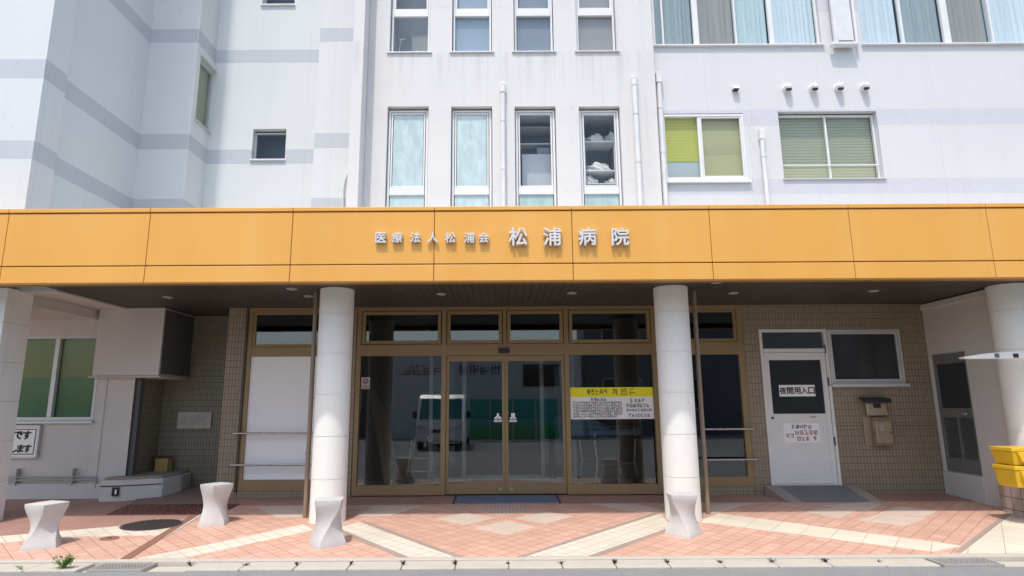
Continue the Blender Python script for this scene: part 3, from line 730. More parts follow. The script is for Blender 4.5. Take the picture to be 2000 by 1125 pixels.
# right hand tiled wall with service door and window
Dh = (4.045, 5.10, .285, at(1545, 643, YG)[1]); Wh = (at(1618, 650, YG)[0], at(1763, 700, YG)[0], at(1690, 752, YG)[1], at(1690, 643, YG)[1])
Wh = (5.103, Wh[1], Wh[2], Wh[3])
MB().wall(front(YG), xr+.004, 6.72, -.1, 3.2, [Dh, Wh], .10, .1).build('tiled_wall', M['tile'], B)
MB().box(Wh[0]+.03, 6.6, YG-.0035, YG+.001, at(1700, 832, YG)[1], at(1700, 831, YG)[1]).build('wall_joint', M['bronze_dk'], B)
b = MB(); zdt = at(1550, 688, YG)[1]; ztt = at(1550, 682, YG)[1]
b.frame(Dh[0], Dh[1], Dh[2], Dh[3], YG-.015, YG+.08, .045, .02); b.box(Dh[0]+.045, Dh[1]-.045, YG-.015, YG+.07, zdt, ztt+.01)
w = b.build('service_door_frame', M['door_white'], B, .004)
pane(Dh[0]+.045, Dh[1]-.045, ztt+.01, Dh[3]-.045, YG+.02, w, M['glass'])
x0, x1, z0, z1 = Dh[0]+.05, Dh[1]-.05, Dh[2]+.024, zdt-.006
zg1, zg0 = at(1555, 703, YG)[1], at(1560, 808, YG)[1]
b = MB(); b.box(x0, x0+.075, YG+.0, YG+.04, z0, z1); b.box(x1-.075, x1, YG, YG+.04, z0, z1); b.box(x0+.075, x1-.075, YG, YG+.04, zg1, z1)
b.box(x0+.075, x1-.075, YG, YG+.04, zg0-.12, zg0); b.box(x0+.075, x1-.075, YG+.008, YG+.035, z0+.13, zg0-.12); b.box(x0+.075, x1-.075, YG, YG+.04, z0, z0+.13)
dr = b.build('service_door', M['door_white'], B, .003)
M['dark_pane'] = plain('dark_door_glass', (.035, .038, .042), .12, .15, 2)
pane(x0+.075, x1-.075, zg0, zg1, YG+.018, dr, M['dark_pane'])
MB().box(x0+.035, x0+.075, YG-.004, YG-.0005, zg0-.075, zg0-.045).build('lock_plate', M['black'], dr)
b = MB().tube([(x0+.62, YG-.03, zg0-.05), (x0+.70, YG-.03, zg0-.05)], .008, 8); b.tube([(x0+.66, YG-.03, zg0-.05), (x0+.66, YG, zg0-.05)], .006, 8); b.build('handle', M['steel'], dr)
for zz in (.55, 1.45, 1.95): MB().box(x1-.002, x1+.018, YG-.022, YG-.0155, z0+zz, z0+zz+.13).build('hinge', M['bronze_dk'], dr)
b = MB().frame(Wh[0]+.004, Wh[1]-.004, Wh[2]+.02, Wh[3]-.004, YG-.012, YG+.07, .035); b.frame(Wh[0]+.045, Wh[1]-.045, Wh[2]+.06, Wh[3]-.045, YG-.004, YG+.05, .03)
w = b.build('service_window', M['alu'], B, .003)
pane(Wh[0]+.07, Wh[1]-.07, Wh[2]+.085, Wh[3]-.07, YG+.02, w, M['dark_pane'])
MB().box(Wh[0]-.01, Wh[1]+.03, YG-.06, YG-.013, Wh[2]-.03, Wh[2]+.018).build('sill', M['alu'], w, .003)
# right side wall with louvred door (faces left)
XS = 6.66; y_b, y_f = YG, 8.30
yd0 = atX(1925, 900, XS)[0]; yd1 = YG-.03
zdl1 = atX(1855, 688, XS)[1]; zdl0 = atX(1880, 925, XS)[1]
yd0 = atX(1884, 690, XS)[0]
hl = (yd0, yd1, zdl0, zdl1)
MB().wall(sideL(XS), y_f, y_b+.02, -.1, 3.01, [hl], .09, .5).build('ground_wall', M['ground_wall'], B)
MB().box(XS-.03, XS+.3, y_f-.02, y_b, 2.93, 3.012).build('wall_cap', M['soffit_white'], B, .004)
M['grey_paint'] = plain('grey_door_paint', (.17, .17, .16), .45, .12, 4); M['dk_panel'] = plain('dark_door_panel', (.035, .037, .042), .35, .2, 2)
b = MB()
def sbox(b, u0, u1, z0, z1, d0=.03, d1=.08): b.box(XS+d0, XS+d1, u0, u1, z0, z1)
zmid = atX(1860, 797, XS)[1]
sbox(b, hl[0]+.01, hl[0]+.07, zdl0+.01, zdl1-.01); sbox(b, hl[1]-.07, hl[1]-.01, zdl0+.01, zdl1-.01); sbox(b, hl[0]+.07, hl[1]-.07, zdl1-.16, zdl1-.01); sbox(b, hl[0]+.07, hl[1]-.07, zmid-.14, zmid)
sbox(b, hl[0]+.07, hl[1]-.07, zdl0+.01, zdl0+.2)
d = b.build('louvre_door', M['grey_paint'], B, .003)
b = MB(); sbox(b, hl[0]+.07, hl[1]-.07, zmid, zdl1-.16, .045, .06); b.build('door_panel', M['dk_panel'], d)
b = MB(); n = 15; z0, z1 = zdl0+.2, zmid-.14; ym = (hl[0]+hl[1])/2
for i in range(n):
    z = z0+(i+.5)*(z1-z0)/n
    for (u0, u1) in ((hl[0]+.07, ym-.02), (ym+.02, hl[1]-.07)):
        b.add([(XS+.035, u0, z-.012), (XS+.035, u1, z-.012), (XS+.07, u1, z+.016), (XS+.07, u0, z+.016), (XS+.035, u0, z-.006), (XS+.035, u1, z-.006), (XS+.07, u1, z+.022), (XS+.07, u0, z+.022)], [(0, 1, 2, 3), (4, 5, 6, 7), (0, 1, 5, 4), (2, 3, 7, 6)])
sbox(b, ym-.02, ym+.02, z0, z1, .032, .078)
b.build('louvre', M['grey_paint'], d); b = MB(); sbox(b, hl[0]+.07, hl[1]-.07, z0, z1, .085, .09); b.build('louvre_backing', M['dark'], d)
b = MB().tube([(XS+.03, hl[0]+.11, zmid-.08), (XS-.03, hl[0]+.11, zmid-.08)], [.014, .028], 14); b.tube([(XS-.03, hl[0]+.11, zmid-.08), (XS-.06, hl[0]+.11, zmid-.08)], [.03, .02], 14); b.build('handle', M['gold_steel'], d)
MB().box(XS-.02, XS+.1, hl[0]-.02, y_b-.002, gz(9)-.1, zdl0-.003).build('door_step', M['curb_white'], B, .006)

# --- lobby behind the glass
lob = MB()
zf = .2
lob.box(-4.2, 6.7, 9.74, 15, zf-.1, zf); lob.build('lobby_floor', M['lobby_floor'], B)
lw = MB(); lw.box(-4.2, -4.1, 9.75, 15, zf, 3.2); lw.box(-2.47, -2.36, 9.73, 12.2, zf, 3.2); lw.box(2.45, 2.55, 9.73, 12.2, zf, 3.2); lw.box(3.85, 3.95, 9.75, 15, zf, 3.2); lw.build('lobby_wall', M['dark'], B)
# inner sliding door frame in pale aluminium
b = MB(); y = 11.1
for xx in (-1.25, -.66, .72, 1.28): b.box(xx-.035, xx+.035, y, y+.08, zf, 2.45)
b.box(-1.28, 1.31, y-.002, y+.082, 2.45, 2.60); b.box(-.62, .69, y+.01, y+.06, 2.28, 2.36); b.box(-.62, .69, y+.01, y+.06, zf, zf+.10)
b.box(-1.21, -.70, y+.01, y+.06, zf, zf+.06); b.box(.76, 1.25, y+.01, y+.06, zf, zf+.06)
inn = b.build('inner_door_frame', M['alu'], B, .003)
pane(-1.2, -.70, zf+.06, 2.44, y+.03, inn, M['glass']); pane(.76, 1.24, zf+.06, 2.44, y+.03, inn, M['glass'])
MB().box(-2.35, -1.285, 11.1, 11.2, zf, 3.2).build('lobby_wall', M['dark'], B); MB().box(1.32, 2.44, 11.1, 11.2, zf, 3.2).build('lobby_wall', M['dark'], B)
MB().box(-3, 3, 14.2, 14.3, zf, 3.2).build('lobby_wall', M['dark'], B)
MB().box(-.9, .95, 13.0, 13.4, zf, 1.2).build('reception_counter', plain('counter_wood', (.18, .15, .12), .5), B, .01)

# ------------------------------------------------------------------ entrance canopy
YC = 7.2
zc_top, zc_cap, zc_seam, zc_bot = 3.885, 3.835, 3.165, 2.958
K = thing('entrance_canopy', 'long orange panelled canopy with dark slatted soffit over the entrance', 'canopy', (0, YC, 0))
seams = [-7.72, -6.0, -4.272, -2.53, -.802, .871, 2.548, 4.25, 5.93, 7.62, 9.3]
gap = .007
for i in range(len(seams)-1):
    x0, x1 = seams[i]+gap/2, seams[i+1]-gap/2
    MB().box(x0, x1, YC, YC+.04, zc_seam+.006, zc_cap-.012).build('fascia_panel', M['fascia'], K, .006)
    MB().box(x0, x1, YC, YC+.04, zc_bot, zc_seam-.006).build('fascia_strip', M['fascia'], K, .006)
    MB().box(x0, x1, YC-.012, YC+.16, zc_cap, zc_top).build('coping', M['fascia'], K, .006)
MB().box(-9, 9.3, YC+.045, YC+.09, zc_bot+.02, zc_cap-.003).build('backing', M['dark'], K)
MB().box(-9, 9.3, YC+.17, 9.0, zc_cap-.08, zc_cap-.02).build('roof', M['alu'], K)
MB().box(-6.1, -2.35, 9.0, 10.6, 3.6, 3.7).build('roof', M['alu'], K)
MB().box(-9, 9.3, YC-.004, YC+.12, zc_bot-.016, zc_bot-.003).build('drip_edge', plain('ochre_drip_edge', (.30, .15, .03), .5), K)
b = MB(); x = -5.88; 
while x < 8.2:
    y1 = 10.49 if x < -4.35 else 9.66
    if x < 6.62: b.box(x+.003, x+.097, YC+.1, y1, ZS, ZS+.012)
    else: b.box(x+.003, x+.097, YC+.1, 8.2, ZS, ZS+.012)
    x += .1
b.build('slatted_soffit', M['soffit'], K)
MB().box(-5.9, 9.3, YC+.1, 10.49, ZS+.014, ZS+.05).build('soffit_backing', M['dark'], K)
lampm = plain('downlight_ring', (.38, .36, .32), .4)
def dl(px, py, r=.062):
    xx, yy, zz = ray(px, py); tt = (ZS-.02-EYE)/zz; cx, cy = xx*tt, yy*tt
    d_ = MB().tube([(cx, cy, ZS-.010), (cx, cy, ZS-.001)], [r, r*1.15], 24).build('downlight', lampm, K)
    MB().tube([(cx, cy, ZS-.012), (cx, cy, ZS-.0105)], [r*.8, r*.8], 20).build('lens', M['pipe_grey'], d_)
for p in ((327, 583), (570, 567), (862, 577), (1117, 575), (1400, 554), (1432, 575), (1706, 571), (603, 581)): dl(*p)

# sign lettering
def text_mb(s_, size, depth, offset=.0):
    c = bpy.data.curves.new('t', 'FONT'); c.body = s_; c.size = size; c.extrude = depth/2; c.bevel_depth = offset; c.bevel_resolution = 0; c.align_x = 'CENTER'; c.resolution_u = 3
    o = bpy.data.objects.new('t', c); COL.objects.link(o)
    me = bpy.data.meshes.new_from_object(o.evaluated_get(bpy.context.evaluated_depsgraph_get()))
    vs = [v.co.copy() for v in me.vertices]; fs = [tuple(p.vertices) for p in me.polygons]
    bpy.data.objects.remove(o); bpy.data.curves.remove(c); bpy.data.meshes.remove(me)
    xs = [v.x for v in vs]; ys = [v.y for v in vs]
    ox, oy = (min(xs)+max(xs))/2, (min(ys)+max(ys))/2
    return [(v.x-ox, v.y-oy, v.z) for v in vs], fs
def text_on(s_, cx, cz, Y, size, depth, offset, name, mat, parent, height=None, sx=1.0):
    vs, fs = text_mb(s_, size, depth, offset)
    k = 1
    if height: k = height/(max(v[1] for v in vs)-min(v[1] for v in vs))
    return MB().add([(cx+v[0]*k*sx, Y-v[2], cz+v[1]*k) for v in vs], fs).build(name, mat, parent)
L = thing('sign_lettering', 'white raised hospital name lettering on the orange fascia', 'sign', (0, YC-.05, 3.38))
for s_, px in zip('医療法人松浦会', (745, 777, 812, 846, 880, 917, 945)):
    x, z = at(px, 466, YC); text_on(s_, x, z, YC-.032, .14, .03, .0035, 'letter', M['letter'], L, .128)
for s_, px in zip('松浦病院', (1012, 1078, 1146, 1210)):
    x, z = at(px, 464.5, YC); text_on(s_, x, z, YC-.038, .24, .04, .006, 'letter', M['letter'], L, .225)
MB().box(0, .01, YC-.012, YC, 3.4, 3.41)
st = MB()
for px in (745, 777, 812, 880, 917, 945, 1012, 1078, 1146, 1210):
    x, z = at(px, 464, YC); 
    for dx in (-.03, .03): st.box(x+dx-.004, x+dx+.004, YC-.02, YC-.0005, z-.004, z+.004)
st.build('mounting_pins', M['steel'], L)

# ------------------------------------------------------------------ columns, pier, pipes
def column(cx, cy, label):
    t = thing('round_column', label, 'column', (cx, cy, gz(cy)), 'round columns under the canopy')
    z = gz(cy-.3)-.05; jz = [z]; k = .52
    zz = gz(cy)+.02
    js = [at(1320, p, 7.9)[1] for p in (962, 895, 840, 764, 690, 622, 556)]
    b = MB(); prev = z
    for j in [gz(cy)+.52*i for i in range(1, 6)]+[ZS-.001]:
        b.tube([(cx, cy, prev), (cx, cy, j-.006)], .222, 48)
        b.tube([(cx, cy, j-.006), (cx, cy, j)], .213, 48, cap=False)
        prev = j
    b.build('shaft', M['col_white'], t)
    MB().tube([(cx, cy, gz(cy)-.02), (cx, cy, gz(cy-.26)+.012)], .24, 40).build('base_ring', M['kerb'], t)
column(-2.188, 8.1, 'round white column left of the glass entrance doors')
column(2.272, 8.1, 'round white column right of the glass entrance doors')
column(6.77, 8.1, 'round white column at the right edge beside the yellow boxes')
t = thing('square_pier', 'square white pier at the left edge beside the green window', 'pier', (-6.7, 8.02, gz(8)))
z = gz(7.8)-.05
for j in [gz(8)+.5*i for i in range(1, 6)]+[ZS+.0]:
    MB().box(-7.0, -6.372, 7.8, 8.25, z, j-.004).build('block', M['col_white'], t, .004); z = j
MB().box(-6.99, -6.38, 7.81, 8.24, .02, ZS-.01).build('core', M['kerb'], t)
def downpipe(x, y, z0, z1, r, mat, label, cat='downpipe', brackets=(), top=None, name='downpipe', wy=None, group=None):
    t = thing(name, label, cat, (x, y, z0), group)
    MB().tube([(x, y, z0), (x, y, z1)], r, 18).build('pipe', mat, t)
    for zb in brackets:
        b = MB().tube([(x, y, zb-.012), (x, y, zb+.012)], r+.006, 18)
        if wy: b.box(x-.012, x+.012, y+r, wy, zb-.006, zb+.006)
        b.build('bracket', mat, t)
    if top: top(t)
    return t
x = at(607, 790, 8.28)[0]; downpipe(x, 8.28, gz(8.28)-.02, ZS, .030, M['pipe_tan'], 'slim tan downpipe beside the left round column', brackets=(.9, 1.6, 2.5))
x = at(1369, 790, 8.36)[0]; downpipe(x, 8.36, gz(8.36)-.02, ZS, .030, M['pipe_tan'], 'slim tan downpipe beside the right round column', brackets=(.9, 1.6, 2.5))
def vent_top(x, y, z, r, wy):
    def f(t):
        b = MB().tube([(x, y, z-.02), (x, y, z+.1)], r*1.35, 18); b.tube([(x, y, z+.1), (x, y+.02, z+.13), (x, y+.06, z+.14), (x, wy, z+.14)], r*1.2, 14); b.build('cowl', M['pipe'], t)
    return f
def box_top(x, y, z, w, wy):
    def f(t): MB().box(x-w, x+w, y-w, wy, z-.02, z+.16).build('inlet_box', M['pipe'], t, .008)
    return f
zz = at(981, 178, YBAY-.06)[1]; x = at(983, 300, YBAY-.06)[0]
downpipe(x, YBAY-.055, 3.8, zz, .034, M['pipe'], 'white pipe with curved cowl between the second and third bay windows', 'pipe', (zz-.5, zz-1.3), vent_top(x, YBAY-.055, zz, .034, YBAY), 'wall_pipe', YBAY)
zz = at(1242, 165, YBAY-.06)[1]; x = at(1246, 300, YBAY-.06)[0]
downpipe(x, YBAY-.06, 3.8, zz, .042, M['pipe'], 'white pipe near the right corner of the window bay', 'pipe', (zz-.5, zz-1.3), vent_top(x, YBAY-.06, zz, .036, YBAY), 'wall_pipe', YBAY)
zz = at(1288, 160, YR-.06)[1]; x = at(1295, 300, YR-.06)[0]
downpipe(x+.0, YR-.055, 3.8, zz, .040, M['pipe'], 'white pipe with box inlet crossing the edge of the lime blind window', 'pipe', (zz-.45, zz-1.2), box_top(x, YR-.055, zz, .048, YR), 'wall_pipe', YR)
zz = at(1489, 270, YR-.06)[1]; x = at(1494, 330, YR-.06)[0]
downpipe(x, YR-.05, 3.8, zz, .034, M['pipe'], 'short white pipe between the two right wing windows', 'pipe', (zz-.3,), box_top(x, YR-.05, zz, .04, YR), 'wall_pipe', YR)
# thin conduit on the wing
x = at(1467, 300, YR)[0]; z0 = 3.8; z1 = at(1460, 222, YR)[1]
tag(MB().tube([(x, YR-.012, z0), (x, YR-.012, z1), (x+.005, YR+.01, z1+.01)], .008, 8).build('conduit', M['pipe']), 'thin white conduit running down beside the lime blind window', 'conduit')
x, z = at(672, 340, YD-.03); x2, z2 = at(671, 402, YD-.03)
tag(MB().tube([(x+.08, YD-.02, z+.1), (x+.02, YD-.03, z-.1), (x, YD-.04, (z+z2)/2), (x+.01, YD-.04, z2), (x+.02, YD-.03, 4.3)], .012, 8).build('cable', M['pipe']), 'white cable hanging down the wall beside the bay fin', 'cable')
# vent hoods
hood0 = None
for i, px in enumerate((1539, 1590, 1640, 1690)):
    x, z = at(px, 170-(i*.6), YR-.06)
    lab = 'round white vent hood, %s in the row of four on the wing' % ('leftmost', 'second from left', 'third from left', 'rightmost')[i]
    if hood0 is None:
        hood0 = t = thing('vent_hood', lab, 'vent', (x, YR, z), 'round vent hoods on the wing')
        n = 20; b = MB(); rings = []
        for (d, rr, dz) in ((0, .062, 0), (-.06, .062, 0), (-.10, .055, -.004), (-.125, .038, -.008), (-.133, .001, -.01)):
            rings.append([(x+rr*math.cos(2*math.pi*k/n), YR+d, z+dz+rr*math.sin(2*math.pi*k/n)) for k in range(n)])
        fs = [(j*n+k, j*n+(k+1) % n, (j+1)*n+(k+1) % n, (j+1)*n+k) for j in range(4) for k in range(n)]
        b.add([v for g_ in rings for v in g_], fs, True); b.build('hood', M['pipe'], t)
        MB().prism([(x+.046*math.cos(2*math.pi*k/18), YR-.085+.036*math.sin(2*math.pi*k/18), z-.064) for k in range(18)], (0, 0, .02)).build('mouth', M['black'], t)
        MB().tube([(x, YR-.004, z), (x, YR, z)], .074, 20).build('flange', M['pipe'], t)
    else: dup(hood0, (x, YR, z), lab)
x, z = at(1437, 171, YR-.05)
t = thing('vent_hood', 'small square white vent hood standing apart on the left of the wing wall', 'vent', (x, YR, z))
MB().prism([(x-.05, YR, z+.045), (x-.05, YR-.06, z+.035), (x-.05, YR-.09, z-.03), (x-.05, YR, z-.03)], (.1, 0, 0)).build('hood', M['pipe'], t, .005)
MB().box(x-.04, x+.04, YR-.086, YR-.008, z-.045, z-.0305).build('mouth', M['black'], t)
# boxed duct between the long upper windows
x0, z0 = at(1632, 84, YR-.2); x1, _ = at(1676, 84, YR-.2)
t = thing('wall_unit', 'white boxed unit on the wall between the two long curtained windows', 'wall unit', ((x0+x1)/2, YR-.1, z0))
MB().box(x0+.05, x1, YR-.12, YR-.052, z0+.07, z0+1.4).build('casing', M['pipe'], t, .015)
MB().box(x0-.02, x1+.03, YR-.15, YR-.052, z0, z0+.066).build('base_tray', M['pipe'], t, .02)
MB().box(x0+.1, x1-.03, YR-.13, YR-.121, z0+.075, z0+.09).build('outlet', M['black'], t)
x1b = x1+.06
MB().tube([(x1b, YR-.08, z0+.05), (x1b, YR-.08, z0+1.4)], .03, 12).build('pipe', M['pipe'], t)

# ------------------------------------------------------------------ things by the entrance
# handrails
def handrail(px0, px1, pys, Y, label):
    xs = at(px0, pys[0], Y)[0], at(px1, pys[0], Y)[0]
    t = thing('handrail', label, 'handrail', ((xs[0]+xs[1])/2, Y, gz(Y)))
    for py in pys:
        z = at((px0+px1)/2, py, Y)[1]
        b = MB().tube([(xs[0], Y, z), (xs[1], Y, z)], .017, 12); b.build('rail', M['steel'], t)
    for xx in (xs[0]+.06, xs[1]-.06):
        for py in pys:
            z = at((px0+px1)/2, py, Y)[1]; MB().tube([(xx, Y, z), (xx, YG, z)], .009, 8).build('bracket', M['steel'], t)
handrail(455, 640, (846, 908), 9.5, 'pair of steel guard rails in front of the milky panel on the left')
handrail(1368, 1474, (838, 898), 9.5, 'pair of steel guard rails in front of the dark side window on the right')
# door mat
c = [(-.67, 9.06), (.80, 9.06), (.80, 9.60), (-.67, 9.60)]
t = thing('door_mat', 'blue grey mat lying before the entrance doors', 'mat', (0.06, 9.33, gz(9.33)))
MB().prism([(x, y, gz(y)+.014) for x, y in c], (0, 0, -.012)).build('mat_surface', plain('mat_blue', (.18, .21, .28), .95, .3, 90, .6), t)
for xa_ in (.802, -.70):
    MB().prism([(xa_, 9.06, gz(9.06)+.016), (xa_+.028, 9.06, gz(9.06)+.016), (xa_+.028, 9.6, gz(9.6)+.016), (xa_, 9.6, gz(9.6)+.016)], (0, 0, -.012)).build('mat_edge', M['black'], t)

# ramp to the service door
t = thing('access_ramp', 'small concrete ramp with grey surface rising to the white service door', 'ramp', (4.6, 9.3, gz(9.3)))
zt = .283
def wedge(xb0, xb1, xf0, xf1, lift, name, mat):
    b = MB(); yb, yf = YG-.02, 9.03
    zf_ = gz(yf)+.004+lift
    b.add([(xb0, yb, zt+lift), (xb1, yb, zt+lift), (xf1, yf, zf_), (xf0, yf, zf_), (xb0, yb, gz(yb)-.03), (xb1, yb, gz(yb)-.03), (xf1, yf, gz(yf)-.03), (xf0, yf, gz(yf)-.03)],
          [(0, 1, 2, 3), (4, 5, 6, 7), (0, 1, 5, 4), (1, 2, 6, 5), (2, 3, 7, 6), (3, 0, 4, 7)]); return b.build(name, mat, t)
wedge(4.13, 5.12, 4.22, 5.16, 0, 'ramp_surface', M['ramp_mid']); wedge(3.93, 4.127, 4.02, 4.217, .006, 'ramp_edge', M['ramp']); wedge(5.123, 5.30, 5.163, 5.34, .006, 'ramp_edge', M['ramp'])
# intercom / mail device on the tiled wall
x0, x1, z0, z1 = rect(1686, 776, 1741, 871, YG-.08)
xc_ = (x0+x1)/2; Hh = z1-z0
t = thing('intercom_unit', 'golden steel intercom unit with black hood on the tiled wall', 'intercom', (xc_, YG, z0))
MB().prism([(x0-.04, YG-.02, z1), (x0-.04, YG-.17, z1-.02), (x0-.04, YG-.18, z1-.085), (x0-.04, YG-.165, z1-.085), (x0-.04, YG-.15, z1-.035), (x0-.04, YG-.02, z1-.03)], (x1-x0+.07, 0, 0)).build('hood', M['black'], t, .006)
MB().box(x0-.015, x1+.01, YG-.03, YG-.001, z0, z1-.03).build('back_plate', M['gold_steel'], t, .004)
hd = MB().prism([(x0+.005, YG-.031, z1-.06), (x0+.005, YG-.12, z1-.07), (x0+.005, YG-.14, z1-.27), (x0+.005, YG-.031, z1-.29)], (x1-x0-.02, 0, 0)).build('head', M['gold_steel'], t, .012)
MB().box(xc_-.06, xc_+.05, YG-.136, YG-.122, z1-.16, z1-.10).build('display', M['black'], hd)
MB().prism([(x0+.10, YG-.031, z1-.292), (x0+.10, YG-.10, z1-.292), (x0+.10, YG-.145, z1-.36), (x0+.10, YG-.15, z0+.05), (x0+.10, YG-.12, z0+.0), (x0+.10, YG-.031, z0-.005)], (x1-x0-.09, 0, 0)).build('body', M['gold_steel'], t, .016)
MB().box(xc_-.01, xc_+.05, YG-.158, YG-.146, z1-.50, z1-.40).build('button', M['steel'], t, .004)
# signs
def glyphs(b, cx, cz, w, h, Y, rng, dens=5):
    """one illegible character: short strokes at slightly different depths"""
    k = 0
    hs = [p for p in (-.44, -.15, .15, .44) if rng.random() < .75] or [0]
    vs_ = [p for p in (-.42, 0, .42) if rng.random() < .7] or [0]
    tw, th = (.055, .05) if dens > 5 else (.085, .075)
    for p in hs:
        k += 1; d = .0006+.0003*k; a, c = (-.5, .5) if rng.random() < .6 else rng.choice(((-.5, .1), (-.1, .5), (-.3, .3)))
        b.box(cx+a*w, cx+c*w, Y-d, Y, cz+p*h-h*th, cz+p*h+h*th)
    for p in vs_:
        k += 1; d = .0006+.0003*k; a, c = (-.5, .5) if rng.random() < .5 else rng.choice(((-.5, 0), (0, .5), (-.5, .2), (-.2, .5)))
        b.box(cx+p*w-w*tw, cx+p*w+w*tw, Y-d, Y, cz+a*h, cz+c*h)
def line(b, x0, x1, cz, h, Y, rng, pitch=None, dens=5):
    pitch = pitch or h*.95; n = max(1, int((x1-x0)/pitch))
    for i in range(n): glyphs(b, x0+(i+.5)*(x1-x0)/n, cz, pitch*.82, h, Y, rng, dens)
rng = random.Random(3)
# banner on the right pane
Yb = YG+.034; x0, x1, z0, z1 = rect(1113, 757, 1281, 818, Yb)
x0 = max(x0, xc+.042); x1 = xd-.075
t = thing('notice_banner', 'yellow and white notice banner on the right hand entrance pane', 'banner', ((x0+x1)/2, Yb, z0))
zy = z0+(z1-z0)*.70
MB().box(x0, x1, Yb, Yb+.004, z0, zy).build('notice_field', M['paper'], t); MB().box(x0, x1, Yb, Yb+.004, zy, z1).build('heading_field', M['banner_y'], t)
b = MB(); w_ = x1-x0; h_ = z1-z0
line(b, x0+.20*w_, x0+.45*w_, z0+.855*h_, .075, Yb, rng, .055); line(b, x0+.48*w_, x0+.60*w_, z0+.855*h_, .085, Yb, rng); line(b, x0+.60*w_, x0+.80*w_, z0+.855*h_, .10, Yb, rng, .10, 8)
b.build('heading_text', M['ink'], t)
rows = [(.24, .44, .62, .046, .045)]+[(.03, .62-.06*(j == 5), .52-.088*j, .034, .032) for j in range(6)]+[(.71, .90, .58, .054, .05), (.67, .95, .42, .052, .05), (.67, .97, .28, .038, .04), (.69, .95, .11, .05, .042)]
for ra, rb_, rz, rh, rp_ in rows:
    b = MB(); line(b, x0+ra*w_, x0+rb_*w_, z0+rz*h_, rh, Yb, rng, rp_, 5); b.build('text_line', M['ink'], t)

# door name plate: 夜間用入口
Yn = YG+.010; x0, x1, z0, z1 = rect(1521, 752, 1593, 774, Yn)
t = thing('door_plate', 'white night entrance name plate on the service door glass', 'sign', ((x0+x1)/2, Yn, z0))
MB().box(x0, x1, Yn, Yn+.006, z0, z1).build('plate', M['paper'], t)
for i, s_ in enumerate('夜間用入口'): text_on(s_, x0+(i+.5)*(x1-x0)/5, (z0+z1)/2, Yn-.002, .1, .003, .0022, 'letter', M['ink'], t, .105)
Yn = YG+.0045; x0, x1, z0, z1 = rect(1530, 827, 1603, 864, Yn)
t = thing('paper_notice', 'white paper notice with black and red lines on the service door', 'notice', ((x0+x1)/2, Yn, z0))
MB().box(x0, x1, Yn, Yn+.003, z0, z1).build('sheet', M['paper'], t)
w_ = x1-x0; h_ = z1-z0
for nm, mt, ra, rb_, rz, rh, rp_ in (('black_line', 'ink', .22, .78, .82, .055, .058), ('black_line', 'ink', .04, .28, .36, .055, .056), ('red_line', 'ink_red', .30, .95, .52, .062, .066), ('red_line', 'ink_red', .34, .70, .20, .058, .062), ('red_line', 'ink_red', .76, .95, .20, .058, .06)):
    b = MB(); line(b, x0+ra*w_, x0+rb_*w_, z0+rz*h_, rh, Yn, rng, rp_); b.build(nm, M[mt], t)
# framed sign on the left wall
Yn = 9.62; x0, x1, z0, z1 = rect(0, 831, 72, 895, Yn); x0 -= .25
t = thing('framed_sign', 'white framed sign with black lettering on the wall behind the square pier', 'sign', ((x0+x1)/2, Yn, z0))
MB().frame(x0, x1, z0, z1, Yn-.02, Yn+.038, .03).build('frame', M['alu'], t, .004)
MB().box(x0+.03, x1-.03, Yn, Yn+.01, z0+.03, z1-.03).build('board', M['paper'], t)
b = MB().frame(x0+.06, x1-.06, z0+.055, z1-.055, Yn-.003, Yn, .012); b.build('border', M['ink'], t)
xx = at(31, 860, Yn)[0]
for s_, px, py, hh in (('で', 36, 850, .12), ('す', 53, 850, .13), ('し', 27, 876, .12), ('ま', 40, 876, .12), ('す', 54, 876, .12), ('中', 18, 850, .12)):
    xq, zq_ = at(px, py, Yn); text_on(s_, xq, zq_, Yn-.003, .1, .004, .004, 'letter', M['ink'], t, hh)
